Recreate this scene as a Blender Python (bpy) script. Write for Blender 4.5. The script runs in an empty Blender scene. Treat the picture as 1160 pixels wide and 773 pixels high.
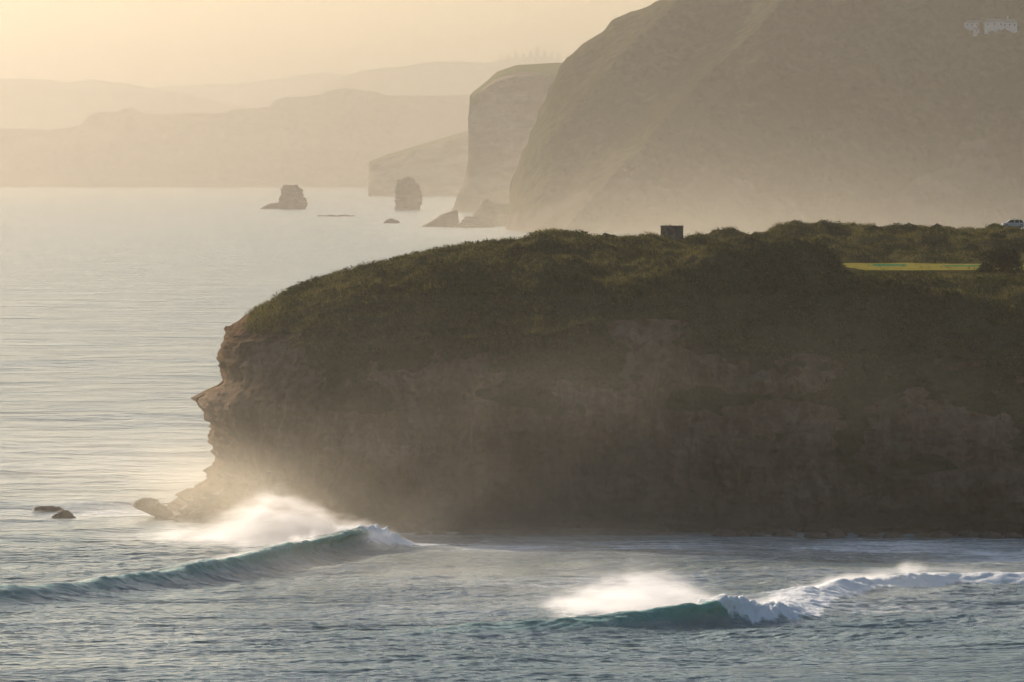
import bpy, math, random
import numpy as np
from math import radians, sin, cos, pi

# ------------------------------------------------------------------ camera, world, sun, exposure
scene = bpy.context.scene
COL = scene.collection
IMW, IMH, FPX, HORIZON, CAM_Z = 1160.0, 773.0, 6444.0, 195.0, 50.0
TILT = math.atan((IMH / 2 - HORIZON) / FPX)
cam_data = bpy.data.cameras.new('camera')
cam_data.lens = FPX / IMW * 36.0
cam_data.sensor_width = 36.0
cam_data.clip_start = 1.0
cam_data.clip_end = 200000.0
cam = bpy.data.objects.new('camera', cam_data)
COL.objects.link(cam)
cam.location = (0, 0, CAM_Z)
cam.rotation_euler = (pi / 2 - TILT, 0, 0)
scene.camera = cam

SUN_AZ = radians(-31.0)      # from +Y towards +X
SUN_EL = radians(20.0)
world = bpy.data.worlds.new('World')
scene.world = world
world.use_nodes = True
wn = world.node_tree
bg = wn.nodes['Background']
sky = wn.nodes.new('ShaderNodeTexSky')
sky.sky_type = 'NISHITA'
sky.sun_disc = False
sky.sun_elevation = SUN_EL
sky.sun_rotation = SUN_AZ
sky.altitude = 0.0
sky.air_density = 1.0
sky.dust_density = 1.2
sky.ozone_density = 1.0
wn.links.new(sky.outputs['Color'], bg.inputs['Color'])
bg.inputs['Strength'].default_value = 0.08

sun_data = bpy.data.lights.new('sun', 'SUN')
sun_data.energy = 5.0
sun_data.angle = radians(0.53)
sun_data.color = (1.0, 0.85, 0.68)
sun = bpy.data.objects.new('sun', sun_data)
COL.objects.link(sun)
sun.location = (-200, 600, 400)
from mathutils import Vector
SUN_DIR = Vector((sin(SUN_AZ) * cos(SUN_EL), cos(SUN_AZ) * cos(SUN_EL), sin(SUN_EL)))
sun.rotation_euler = (-SUN_DIR).to_track_quat('-Z', 'Y').to_euler()

vs = scene.view_settings
vs.view_transform = 'Standard'
vs.look = 'None'
vs.exposure = 0.64
vs.gamma = 1.0
vs.use_curve_mapping = False
scene.render.engine = 'CYCLES'
cy = scene.cycles
cy.volume_bounces = 1
cy.max_bounces = 8
cy.diffuse_bounces = 3
cy.glossy_bounces = 3
cy.transparent_max_bounces = 24
cy.volume_max_steps = 256
cy.use_denoising = True
cy.use_adaptive_sampling = True
cy.adaptive_threshold = 0.04
cy.sample_clamp_indirect = 6.0

HAZE_DENSITY = 9.0e-5
HAZE_TOP = 760.0

# ------------------------------------------------------------------ helpers
CA, SA = cos(TILT), sin(TILT)
def ray(px, py):
    u = (np.asarray(px, float) - IMW / 2) / FPX
    v = (IMH / 2 - np.asarray(py, float)) / FPX
    return u, CA + v * SA, v * CA - SA
def at(px, py, Y):                 # point on a pixel's ray at depth Y
    x, y, z = ray(px, py)
    k = Y / y
    return x * k, k * y, CAM_Z + k * z
def on(px, py, z=0.0):             # point on a pixel's ray at height z
    x, y, dz = ray(px, py)
    k = (z - CAM_Z) / dz
    return x * k, k * y, z
def X_at(px, Y): return float((px - IMW / 2) / FPX * Y)
def Z_at(py, Y): return float(at(IMW / 2, py, Y)[2])

def sstep(a, b, x):
    t = np.clip((np.asarray(x, float) - a) / (b - a), 0, 1)
    return t * t * (3 - 2 * t)

def _h(ix, iy, iz, s):
    n = (ix * 374761393 + iy * 668265263 + iz * 2147483647 + s * 974634777) & 0xFFFFFFFF
    n = ((n ^ (n >> 13)) * 1274126177) & 0xFFFFFFFF
    n = ((n ^ (n >> 16)) * 2246822519) & 0xFFFFFFFF
    return (n ^ (n >> 15)) & 0xFFFF
_G = np.array([(1,1,0),(-1,1,0),(1,-1,0),(-1,-1,0),(1,0,1),(-1,0,1),(1,0,-1),(-1,0,-1),(0,1,1),(0,-1,1),(0,1,-1),(0,-1,-1),(1,1,0),(-1,1,0),(0,-1,1),(0,-1,-1)], float)
def perlin(x, y, z, seed=0):
    x, y, z = np.broadcast_arrays(np.asarray(x, float), np.asarray(y, float), np.asarray(z, float))
    ix, iy, iz = np.floor(x).astype(np.int64), np.floor(y).astype(np.int64), np.floor(z).astype(np.int64)
    fx, fy, fz = x - ix, y - iy, z - iz
    ux, uy, uz = [f * f * f * (f * (f * 6 - 15) + 10) for f in (fx, fy, fz)]
    out = 0
    for cx in (0, 1):
        for cy_ in (0, 1):
            for cz in (0, 1):
                g = _G[_h(ix + cx, iy + cy_, iz + cz, seed) & 15]
                d = g[..., 0] * (fx - cx) + g[..., 1] * (fy - cy_) + g[..., 2] * (fz - cz)
                w = (ux if cx else 1 - ux) * (uy if cy_ else 1 - uy) * (uz if cz else 1 - uz)
                out = out + w * d
    return out
def fbm(x, y, z, octv=4, seed=0, gain=0.5, lac=2.03):
    a, s, f = 1.0, 0.0, 1.0
    for o in range(octv):
        s = s + a * perlin(np.asarray(x) * f, np.asarray(y) * f, np.asarray(z) * f, seed + o * 17)
        a *= gain; f *= lac
    return s
def ridged(x, y, z, octv=4, seed=0, gain=0.5):
    a, s, f = 1.0, 0.0, 1.0
    for o in range(octv):
        s = s + a * (1 - 2.2 * np.abs(perlin(np.asarray(x) * f, np.asarray(y) * f, np.asarray(z) * f, seed + o * 13)))
        a *= gain; f *= 2.07
    return s

def np_mesh(name, verts, faces, smooth=True):
    """faces: int array (n,4) or (n,3)"""
    me = bpy.data.meshes.new(name)
    verts = np.ascontiguousarray(verts, dtype=np.float32).reshape(-1, 3)
    faces = np.ascontiguousarray(faces, dtype=np.int32)
    n, k = faces.shape
    me.vertices.add(len(verts)); me.vertices.foreach_set('co', verts.ravel())
    me.loops.add(n * k); me.loops.foreach_set('vertex_index', faces.ravel())
    me.polygons.add(n)
    me.polygons.foreach_set('loop_start', np.arange(n, dtype=np.int32) * k)
    me.update(calc_edges=True)
    me.polygons.foreach_set('use_smooth', np.full(n, smooth, dtype=bool))
    me.update()
    return me
def add_attr(me, name, vals):
    a = me.attributes.new(name, 'FLOAT', 'POINT')
    a.data.foreach_set('value', np.ascontiguousarray(vals, dtype=np.float32).ravel())
def grid_faces(nr, nc, wrap=False):
    r = np.arange(nr - 1)[:, None]; c = np.arange(nc if wrap else nc - 1)[None, :]
    c2 = (c + 1) % nc
    a = r * nc + c; b = r * nc + c2; d = (r + 1) * nc + c2; e = (r + 1) * nc + c
    return np.stack([a, b, d, e], -1).reshape(-1, 4)

def put(name, me, mat=None, parent=None, label=None, cat=None, kind=None, group=None, loc=None):
    o = bpy.data.objects.new(name, me)
    COL.objects.link(o)
    if mat is not None and me is not None:
        me.materials.append(mat)
    if parent is not None: o.parent = parent
    if loc is not None: o.location = loc
    if label: o['label'] = label
    if cat: o['category'] = cat
    if kind: o['kind'] = kind
    if group: o['group'] = group
    return o

# ------------------------------------------------------------------ material helpers
class NT:
    def __init__(self, name):
        self.m = bpy.data.materials.new(name); self.m.use_nodes = True
        self.t = self.m.node_tree; self.t.nodes.clear()
        self.out = self.t.nodes.new('ShaderNodeOutputMaterial')
    def n(self, typ, **kw):
        nd = self.t.nodes.new(typ)
        for k, v in kw.items():
            if k in nd.inputs.keys() if isinstance(k, str) else False: pass
            setattr(nd, k, v)
        return nd
    def l(self, a, b): self.t.links.new(a, b)
    def val(self, sock, v):
        if hasattr(v, 'is_linked') or isinstance(v, bpy.types.NodeSocket): self.l(v, sock)
        else: sock.default_value = v
    def math(self, op, a, b=None, c=None, clamp=False):
        nd = self.t.nodes.new('ShaderNodeMath'); nd.operation = op; nd.use_clamp = clamp
        self.val(nd.inputs[0], a)
        if b is not None: self.val(nd.inputs[1], b)
        if c is not None: self.val(nd.inputs[2], c)
        return nd.outputs[0]
    def mix(self, f, a, b):
        nd = self.t.nodes.new('ShaderNodeMix'); nd.data_type = 'RGBA'
        self.val(nd.inputs[0], f); self.val(nd.inputs[6], a); self.val(nd.inputs[7], b)
        return nd.outputs[2]
    def ramp(self, f, lo, hi, a=0.0, b=1.0):
        nd = self.t.nodes.new('ShaderNodeMapRange'); nd.interpolation_type = 'SMOOTHSTEP'
        self.val(nd.inputs[0], f); self.val(nd.inputs[1], lo); self.val(nd.inputs[2], hi); self.val(nd.inputs[3], a); self.val(nd.inputs[4], b)
        return nd.outputs[0]
    def coords(self, scale=(1, 1, 1), kind='Object', rot=(0, 0, 0)):
        tc = self.t.nodes.new('ShaderNodeTexCoord'); mp = self.t.nodes.new('ShaderNodeMapping')
        mp.inputs['Scale'].default_value = scale; mp.inputs['Rotation'].default_value = rot
        self.l(tc.outputs[kind], mp.inputs['Vector'])
        return mp.outputs[0]
    def noise(self, vec, scale, detail=4, rough=0.55, dist=0.0):
        nd = self.t.nodes.new('ShaderNodeTexNoise')
        self.l(vec, nd.inputs['Vector'])
        nd.inputs['Scale'].default_value = scale; nd.inputs['Detail'].default_value = detail
        nd.inputs['Roughness'].default_value = rough; nd.inputs['Distortion'].default_value = dist
        return nd.outputs['Fac']
    def attr(self, name):
        nd = self.t.nodes.new('ShaderNodeAttribute'); nd.attribute_name = name
        return nd.outputs['Fac']
    def bump(self, h, strength, dist):
        nd = self.t.nodes.new('ShaderNodeBump'); nd.inputs['Strength'].default_value = strength
        self.val(nd.inputs['Distance'], dist)
        self.l(h, nd.inputs['Height'])
        return nd.outputs[0]
    def bsdf(self, color=None, rough=0.9, spec=0.2, normal=None):
        p = self.t.nodes.new('ShaderNodeBsdfPrincipled')
        if color is not None: self.val(p.inputs['Base Color'], color)
        self.val(p.inputs['Roughness'], rough); p.inputs['Specular IOR Level'].default_value = spec
        if normal is not None: self.l(normal, p.inputs['Normal'])
        return p
    def surf(self, p): self.l(p.outputs[0] if hasattr(p, 'outputs') else p, self.out.inputs['Surface']); return self.m
def rgb(r, g, b): return (r, g, b, 1.0)

def simple_mat(name, c1, c2, scale, rough=0.9, spec=0.2, bump=0.0, bdist=0.05):
    t = NT(name); v = t.coords()
    n = t.noise(v, scale, 5, 0.6)
    c = t.mix(t.ramp(n, 0.35, 0.65), rgb(*c1), rgb(*c2))
    p = t.bsdf(c, rough, spec, t.bump(n, bump, bdist) if bump else None)
    return t.surf(p)

# rock of the near headland, with grass where the 'veg' attribute says so
def headland_material():
    t = NT('headland_rock_and_turf'); v = t.coords()
    vv = t.coords((1.0, 1.0, 0.28)); vh = t.coords((0.22, 0.22, 1.4))
    n1 = t.noise(v, 0.10, 5, 0.6); n2 = t.noise(vv, 0.55, 6, 0.65, 0.6); n3 = t.noise(vh, 0.9, 5, 0.6, 0.5); n4 = t.noise(v, 2.3, 4, 0.6)
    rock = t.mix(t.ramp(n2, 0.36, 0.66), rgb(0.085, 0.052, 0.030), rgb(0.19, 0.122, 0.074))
    rock = t.mix(t.ramp(n3, 0.42, 0.62, 0, 0.55), rock, rgb(0.12, 0.085, 0.06))
    pale = t.attr('pale')
    rock = t.mix(t.math('MULTIPLY', pale, t.ramp(n2, 0.40, 0.60, 0.15, 1.0)), rock, rgb(0.27, 0.225, 0.185))
    rock = t.mix(t.ramp(n1, 0.52, 0.70, 0, 0.5), rock, rgb(0.06, 0.06, 0.030))
    wet = t.attr('wet')
    rock = t.mix(t.math('MULTIPLY', wet, 0.75), rock, rgb(0.035, 0.027, 0.020))
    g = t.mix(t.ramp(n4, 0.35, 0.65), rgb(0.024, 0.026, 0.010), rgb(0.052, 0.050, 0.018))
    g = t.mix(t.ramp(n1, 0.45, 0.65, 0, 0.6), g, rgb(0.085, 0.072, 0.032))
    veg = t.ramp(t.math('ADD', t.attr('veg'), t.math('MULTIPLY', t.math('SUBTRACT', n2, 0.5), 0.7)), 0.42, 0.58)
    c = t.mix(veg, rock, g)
    h = t.math('ADD', t.math('MULTIPLY', n2, 0.7), t.math('MULTIPLY', n3, 0.5))
    p = t.bsdf(c, 0.95, 0.0, t.bump(h, 0.9, 0.55))
    return t.surf(p)

def far_material(name, rock1, rock2, grass1, grass2, s):
    t = NT(name); v = t.coords(); vz = t.coords((1, 1, 2.5))
    n1 = t.noise(vz, 0.02 * s, 6, 0.62); n2 = t.noise(v, 0.006 * s, 4, 0.6); n3 = t.noise(v, 0.10 * s, 4, 0.6)
    rock = t.mix(t.ramp(n1, 0.38, 0.62), rgb(*rock1), rgb(*rock2))
    gr = t.mix(t.ramp(t.math('ADD', t.math('MULTIPLY', n2, 0.5), t.math('MULTIPLY', n3, 0.5)), 0.42, 0.58), rgb(*grass1), rgb(*grass2))
    veg = t.ramp(t.math('ADD', t.attr('veg'), t.math('MULTIPLY', t.math('SUBTRACT', n1, 0.5), 0.6)), 0.4, 0.6)
    p = t.bsdf(t.mix(veg, rock, gr), 0.95, 0.0, t.bump(t.math('ADD', n1, t.math('MULTIPLY', n3, 0.4)), 0.8, 8.0 / s))
    return t.surf(p)

def sea_material():
    t = NT('sea_water'); g = t.n('ShaderNodeNewGeometry'); pos = g.outputs['Position']
    def mp(scale, rz=0.0):
        m = t.n('ShaderNodeMapping'); m.inputs['Scale'].default_value = scale; m.inputs['Rotation'].default_value = (0, 0, rz)
        t.l(pos, m.inputs['Vector']); return m.outputs[0]
    a = t.noise(mp((0.75, 1.0, 1.0), 0.25), 0.55, 3, 0.6, 0.3)
    b = t.noise(mp((0.8, 1.0, 1.0), -0.4), 1.9, 3, 0.6, 0.3)
    big = t.noise(mp((0.8, 0.5, 1.0)), 0.05, 6, 0.65, 0.6)
    cd = t.n('ShaderNodeCameraData')
    c8 = t.noise(mp((0.45, 1.0, 1.0), 0.1), 0.13, 4, 0.6, 0.4)
    h = t.math('ADD', t.math('ADD', t.math('MULTIPLY', a, 0.75), t.math('MULTIPLY', b, 0.25)), t.math('ADD', t.math('MULTIPLY', c8, 3.6), t.math('MULTIPLY', t.noise(mp((0.55, 1.0, 1.0), -0.08), 0.042, 5, 0.62, 0.5), 9.0)))
    gust = t.ramp(big, 0.30, 0.70, 0.82, 1.18)
    nrm = t.bump(h, 1.0, t.math('MULTIPLY', gust, 0.50))
    water = t.n('ShaderNodeBsdfPrincipled')
    wave = t.attr('wave')
    body = t.mix(t.attr('bubbles'), rgb(0.085, 0.150, 0.150), rgb(0.50, 0.53, 0.52))
    t.val(water.inputs['Base Color'], t.mix(wave, body, rgb(0.13, 0.33, 0.27)))
    water.inputs['IOR'].default_value = 1.333
    t.val(water.inputs['Roughness'], t.ramp(big, 0.3, 0.7, 0.17, 0.22))
    t.l(nrm, water.inputs['Normal'])
    t.val(water.inputs['Subsurface Weight'], t.math('MULTIPLY', wave, 0.9))
    water.inputs['Subsurface Radius'].default_value = (0.12, 1.0, 0.7)
    water.inputs['Subsurface Scale'].default_value = 1.1
    # foam
    f1 = t.noise(mp((0.6, 1.0, 1.0), 0.2), 1.1, 6, 0.7, 1.2)
    f2 = t.noise(mp((0.22, 1.0, 1.0), 0.12), 0.30, 6, 0.68, 1.5)
    fo = t.attr('foam')
    fm = t.math('ADD', fo, t.math('ADD', t.math('MULTIPLY', t.math('SUBTRACT', f1, 0.5), 0.9), t.math('MULTIPLY', t.math('SUBTRACT', f2, 0.5), 1.1)))
    fm = t.ramp(fm, 0.40, 0.80)
    foam = t.n('ShaderNodeBsdfPrincipled')
    foam.inputs['Base Color'].default_value = rgb(0.80, 0.82, 0.83)
    foam.inputs['Roughness'].default_value = 0.8
    foam.inputs['Specular IOR Level'].default_value = 0.2
    foam.inputs['Subsurface Weight'].default_value = 0.6
    foam.inputs['Subsurface Radius'].default_value = (0.4, 0.4, 0.4)
    foam.inputs['Subsurface Scale'].default_value = 0.5
    fb = t.bump(t.noise(mp((1, 1, 1)), 1.6, 5, 0.65), 0.9, 0.35)
    t.l(fb, foam.inputs['Normal'])
    ms = t.n('ShaderNodeMixShader')
    t.l(fm, ms.inputs[0]); t.l(water.outputs[0], ms.inputs[1]); t.l(foam.outputs[0], ms.inputs[2])
    return t.surf(ms)

def leaf_material(name, c1, c2, trans):
    t = NT(name); g = t.n('ShaderNodeNewGeometry')
    c = t.mix(g.outputs['Random Per Island'], rgb(*c1), rgb(*c2))
    d = t.n('ShaderNodeBsdfDiffuse'); t.l(c, d.inputs[0])
    tr = t.n('ShaderNodeBsdfTranslucent'); t.l(c, tr.inputs[0])
    ms = t.n('ShaderNodeMixShader'); ms.inputs[0].default_value = trans
    t.l(d.outputs[0], ms.inputs[1]); t.l(tr.outputs[0], ms.inputs[2])
    return t.surf(ms)

M_HEAD = headland_material()
M_SEA = sea_material()
M_TUFT = leaf_material('tussock_blades', (0.038, 0.038, 0.013), (0.15, 0.13, 0.04), 0.5)
M_SCRUB = leaf_material('scrub_leaves', (0.020, 0.026, 0.010), (0.055, 0.062, 0.018), 0.25)
M_DARKLEAF = leaf_material('dark_shrub_leaves', (0.016, 0.020, 0.009), (0.038, 0.042, 0.014), 0.15)
M_STEM = simple_mat('woody_stem', (0.05, 0.038, 0.026), (0.09, 0.07, 0.05), 3.0)
M_ROCKN = simple_mat('wave_washed_rock', (0.035, 0.027, 0.020), (0.12, 0.09, 0.065), 0.6, 0.75, 0.4, 0.8, 0.35)
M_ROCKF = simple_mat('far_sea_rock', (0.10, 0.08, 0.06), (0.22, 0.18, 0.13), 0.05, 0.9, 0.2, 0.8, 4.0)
M_HILL = far_material('hill_scrub', (0.07, 0.055, 0.04), (0.14, 0.11, 0.085), (0.030, 0.030, 0.014), (0.075, 0.070, 0.034), 1.0)
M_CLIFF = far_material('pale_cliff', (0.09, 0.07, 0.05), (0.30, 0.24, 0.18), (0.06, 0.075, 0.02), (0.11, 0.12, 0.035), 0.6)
M_FAR = far_material('far_land', (0.10, 0.08, 0.06), (0.17, 0.14, 0.10), (0.05, 0.05, 0.025), (0.10, 0.09, 0.045), 0.3)
M_TURF = simple_mat('mown_turf', (0.17, 0.15, 0.03), (0.24, 0.20, 0.05), 0.5, 0.95, 0.0)
M_GREEN = simple_mat('putting_turf', (0.035, 0.13, 0.06), (0.05, 0.16, 0.075), 0.8, 0.95, 0.0)
M_PATH = simple_mat('worn_path', (0.16, 0.14, 0.115), (0.24, 0.21, 0.18), 1.2)
M_CONC = simple_mat('weathered_concrete', (0.11, 0.085, 0.062), (0.20, 0.155, 0.115), 1.4, 0.9, 0.2, 0.4, 0.03)

# ------------------------------------------------------------------ the sea: crest lines of the breaking waves, then one displaced sheet
class Crest:
    def __init__(self, pts, closer=3.0, step=0.4):
        # pts: (px, py, height, foam, throw, front_width, back_width)
        P = []
        for (px, py, h, fo, th, wf, wb) in pts:
            x, y, _ = on(px, py, h)
            P.append((x, y, h, fo, th, wf, wb))
        P = np.array(P, float)
        d = np.r_[0, np.cumsum(np.hypot(np.diff(P[:, 0]), np.diff(P[:, 1])))]
        s = np.arange(0, d[-1], step)
        Q = np.stack([np.interp(s, d, P[:, i]) for i in range(7)], 1)
        k = np.ones(13) / 13.0
        for _ in range(2):
            for i in range(7):
                pad = np.r_[np.full(6, Q[0, i]), Q[:, i], np.full(6, Q[-1, i])]
                # keep ends straight
                pad[:6] = Q[0, i] + (Q[0, i] - Q[6, i]) * np.arange(6, 0, -1) / 6.0
                pad[-6:] = Q[-1, i] + (Q[-1, i] - Q[-7, i]) * np.arange(1, 7) / 6.0
                Q[:, i] = np.convolve(pad, k, 'valid')
        self.Q = Q; self.s = s
        T = np.gradient(Q[:, :2], axis=0); T /= np.linalg.norm(T, axis=1)[:, None]
        self.N = np.stack([T[:, 1], -T[:, 0]], 1)         # front side (towards the shore)
    def query(self, x, y):
        out = [np.zeros(len(x)) for _ in range(9)]
        for a in range(0, len(x), 20000):
            xx, yy = x[a:a + 20000], y[a:a + 20000]
            d2 = (xx[:, None] - self.Q[None, :, 0]) ** 2 + (yy[:, None] - self.Q[None, :, 1]) ** 2
            i = d2.argmin(1)
            q = self.Q[i]; nn = self.N[i]
            sd = (xx - q[:, 0]) * nn[:, 0] + (yy - q[:, 1]) * nn[:, 1]
            dist = np.sqrt(d2[np.arange(len(i)), i])
            sgn = np.where(sd >= 0, 1.0, -1.0)
            vals = [sgn * dist, q[:, 2], q[:, 3], q[:, 4], q[:, 5], q[:, 6], nn[:, 0], nn[:, 1], self.s[i]]
            for o, v in zip(out, vals): o[a:a + 20000] = v
        return out

#        px   py    h   foam throw wf  wb
WAVE1 = Crest([(-330, 703, 0.5, 0, 0.0, 6, 12), (-160, 686, 0.9, 0, 0.1, 5, 10), (0, 667, 1.35, 0, 0.25, 3.4, 9), (100, 657, 1.5, 0, 0.35, 3.0, 8), (200, 641, 1.75, 0.0, 0.5, 2.7, 8),
               (280, 626, 2.05, 0.0, 0.6, 2.5, 8), (345, 610, 2.4, 0.05, 0.85, 2.4, 8), (388, 597, 2.75, 0.15, 1.2, 2.4, 8), (412, 598, 2.5, 1.0, 0.8, 3.0, 8), (440, 604, 1.7, 1.0, 0.5, 3.2, 7),
               (458, 611, 0.8, 0.9, 0.2, 3.0, 6), (480, 616, 0.15, 0.5, 0, 3, 6)])
WAVE2 = Crest([(360, 716, 0.1, 0, 0, 8, 14), (480, 711, 0.5, 0, 0.1, 6, 12), (600, 704, 0.95, 0, 0.2, 4.2, 10), (680, 700, 1.3, 0, 0.35, 3.3, 9), (740, 693, 1.75, 0, 0.6, 2.8, 8),
               (778, 685, 2.25, 0.05, 0.9, 2.5, 7), (800, 681, 2.5, 0.2, 1.2, 2.4, 7), (822, 684, 2.1, 1.0, 0.8, 2.6, 7), (858, 688, 1.5, 1.0, 0.4, 3.0, 7), (888, 690, 0.9, 1.0, 0.2, 3.0, 6),
               (900, 678, 0.9, 0.95, 0.2, 3, 6), (915, 668, 1.0, 0.95, 0.2, 3, 6), (960, 657, 1.1, 0.9, 0.3, 2.6, 6), (1010, 651, 1.25, 0.85, 0.5, 2.5, 6), (1042, 646, 1.3, 0.85, 0.5, 2.5, 6), (1090, 648, 0.9, 0.75, 0.3, 3, 6),
               (1160, 649, 0.8, 0.7, 0.2, 3, 7), (1300, 650, 0.6, 0.6, 0.2, 3, 7)])
SWELLS = [Crest([(620, 707, 0.1, 0, 0, 7, 16), (820, 711, 0.45, 0, 0, 6, 14), (1000, 716, 0.7, 0, 0, 5, 14), (1160, 722, 0.75, 0, 0, 5, 14), (1400, 732, 0.6, 0, 0, 5, 14)], step=1.0),
          Crest([(430, 648, 0.1, 0, 0, 7, 12), (560, 637, 0.4, 0, 0, 5, 12), (720, 632, 0.55, 0, 0, 4, 12), (900, 641, 0.45, 0, 0, 4, 12), (960, 647, 0.1, 0, 0, 5, 12)], step=1.0),
          Crest([(-200, 612, 0.3, 0, 0, 6, 14), (0, 606, 0.55, 0, 0, 5, 14), (140, 597, 0.6, 0, 0, 5, 14), (240, 592, 0.4, 0, 0, 5, 14), (330, 590, 0.1, 0, 0, 6, 14)], step=1.0),
          Crest([(-200, 770, 0.35, 0, 0, 6, 14), (150, 756, 0.5, 0, 0, 6, 14), (420, 744, 0.45, 0, 0, 6, 14), (700, 738, 0.2, 0, 0, 6, 14)], step=1.0)]

def build_sea():
    rng = np.random.RandomState(5)
    az_f = np.linspace(radians(-5.75), radians(5.75), 510)
    az_l = -np.geomspace(radians(5.95), radians(180), 26)[::-1]; az_r = np.geomspace(radians(5.95), radians(180), 26)
    az = np.r_[az_l, az_f, az_r]
    R = np.r_[np.geomspace(6, 525, 22), np.arange(530, 800, 0.4), np.arange(800, 960, 0.55), np.geomspace(961, 1500, 190), np.geomspace(1508, 5000, 120), np.geomspace(5100, 60000, 40)]
    A, RR = np.meshgrid(az, R)
    x = (RR * np.sin(A)).ravel(); y = (RR * np.cos(A)).ravel()
    r = RR.ravel()
    z = np.zeros_like(x); dx = np.zeros_like(x); dy = np.zeros_like(x)
    near = (r < 5200) & (np.abs(A.ravel()) < 0.14)
    xn, yn, rn = x[near], y[near], r[near]
    zz = np.zeros_like(xn)
    # wind sea and swell running in towards the shore
    env = 0.75 + 0.9 * perlin(xn / 60, yn / 90, 3.1, 9)
    for L, amp, spread, n, rmax in ((46, 0.14, 0.35, 4, 3000), (21, 0.06, 0.6, 6, 2200), (9.5, 0.035, 0.9, 8, 1500), (4.6, 0.016, 0.8, 10, 1150), (2.4, 0.016, 0.9, 14, 950), (1.4, 0.015, 1.0, 14, 900)):
        fade = 1 - sstep(rmax * 0.6, rmax, rn)
        for _ in range(n):
            l = L * rng.uniform(0.75, 1.3); th = rng.normal(0, spread * 0.6) + 0.35
            kx, ky = 2 * pi / l * sin(th), -2 * pi / l * cos(th)
            ph = rng.uniform(0, 2 * pi)
            arg = kx * xn + ky * yn + ph + 1.2 * perlin(xn / (L * 5), yn / (L * 5), ph, 31)
            c = np.sin(arg)
            zz += amp * fade * env * (c + 0.25 * c * c - 0.12)
    wave = np.zeros_like(xn); foam = np.zeros_like(xn); ddx = np.zeros_like(xn); ddy = np.zeros_like(xn)
    for ci, cr in enumerate([WAVE1, WAVE2] + SWELLS):
        lo, hi = cr.Q[:, :2].min(0) - 45, cr.Q[:, :2].max(0) + 45
        m = (xn > lo[0]) & (xn < hi[0]) & (yn > lo[1]) & (yn < hi[1])
        idx = np.nonzero(m)[0]
        sd, h, fo, th, wf, wb, nx, ny, s = cr.query(xn[idx], yn[idx])
        ends = sstep(0, 3, s) * (1 - sstep(cr.s[-1] - 3, cr.s[-1] - 0.3, s)) if ci < 2 else 1.0
        wob = 1 + (0.18 if ci != 1 else 0.34) * perlin(s / 6.0, 0.3, ci + 0.5, 77) + 0.10 * perlin(s / 1.7, 1.3, ci, 78) * (ci < 2)
        h = h * wob * ends
        prof = np.where(sd > 0, np.exp(-np.abs(sd / wf) ** 1.7), 1.0 / (1 + (sd / (wb * 0.6)) ** 2) * np.exp(-np.abs(sd) / (wb * 2.2)))
        trough = -0.22 * np.exp(-((sd - wf * 2.6) / (wf * 1.3)) ** 2) * (sd > 0)
        zz[idx] += h * (prof + trough)
        if ci < 2:
            lump = fbm(xn[idx] / 1.6, yn[idx] / 1.6, 0.0, 4, 50 + ci, 0.55)
            lump2 = fbm(xn[idx] / 5.0, yn[idx] / 5.0, 4.0, 3, 60 + ci, 0.5)
            core = sstep(0.25, 0.85, fo + 0.45 * lump2 * (fo > 0.02)) * sstep(-5.5, -1.0, sd + 1.5 * lump2) * (1 - sstep(wf * 0.9, wf * 1.5 + 0.4, sd + 1.0 * lump))
            zz[idx] += core * (0.30 + 0.55 * lump + 0.35 * lump2 + 0.25 * fbm(xn[idx] / 0.7, yn[idx] / 0.7, 8.0, 2, 52)) * np.clip(h, 0.5, 2.0) * 0.8 * (0.35 + 0.65 * sstep(0.9, 1.9, h))
            thr = th * h * 0.75 * sstep(0.45, 1.0, prof) * (sd > -3)
            ddx[idx] += thr * nx; ddy[idx] += thr * ny
            wave[idx] = np.maximum(wave[idx], np.clip(h / 2.2, 0, 1) * sstep(0.15, 0.7, prof) * np.where(sd > 0, 1, np.exp(sd / 1.5)))
            f = core * 1.3
            # thin foam dragged up the back and left behind the break
            back = np.clip(fo * 1.2, 0, 1) * np.exp(-np.abs(sd + 5) / 6.0) * 0.5
            front = np.clip(fo, 0, 1) * (sd > 0) * np.exp(-sd / 5.0) * 0.55
            rim = 0.55 * sstep(0.9, 1.0, prof) * sstep(0.9, 1.5, h) * (sd < 0.4)
            foam[idx] = np.maximum(foam[idx], np.maximum.reduce([f, back, front, rim]))
    # broken water drifting in front of the cliff and round the point
    px = xn / yn * FPX + IMW / 2; py = HORIZON + CAM_Z / yn * FPX
    def blob(cx, cy_, rx, ry, v): return v * np.exp(-((px - cx) / rx) ** 2 - ((py - cy_) / ry) ** 2)
    patches = np.maximum.reduce([blob(560, 620, 150, 9, 0.6), blob(760, 618, 220, 12, 0.6), blob(1000, 620, 240, 16, 0.64), blob(1150, 632, 160, 16, 0.64), blob(480, 606, 100, 8, 0.55),
                                 blob(150, 580, 120, 13, 0.62), blob(60, 588, 140, 10, 0.46), blob(250, 600, 110, 10, 0.45), blob(640, 665, 260, 16, 0.46), blob(450, 690, 150, 12, 0.45), blob(1000, 690, 190, 16, 0.48),
                                 blob(150, 745, 300, 16, 0.36), blob(320, 668, 140, 16, 0.34), blob(850, 705, 60, 5, 0.5), blob(940, 672, 70, 9, 0.55), blob(720, 735, 500, 12, 0.24)])
    foam = np.maximum(foam, patches)
    bub = np.maximum.reduce([blob(600, 665, 240, 30, 1.0), blob(800, 620, 420, 18, 0.9), blob(430, 650, 120, 22, 0.7), blob(1000, 690, 200, 20, 0.8), blob(480, 690, 160, 18, 0.6), blob(150, 585, 200, 16, 0.7), blob(1000, 650, 260, 20, 0.5), blob(500, 740, 700, 40, 0.22)])
    bub = np.clip(bub * (0.75 + 0.9 * fbm(xn / 22, yn / 60, 6.6, 4, 301, 0.6)), 0, 1)
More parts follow.
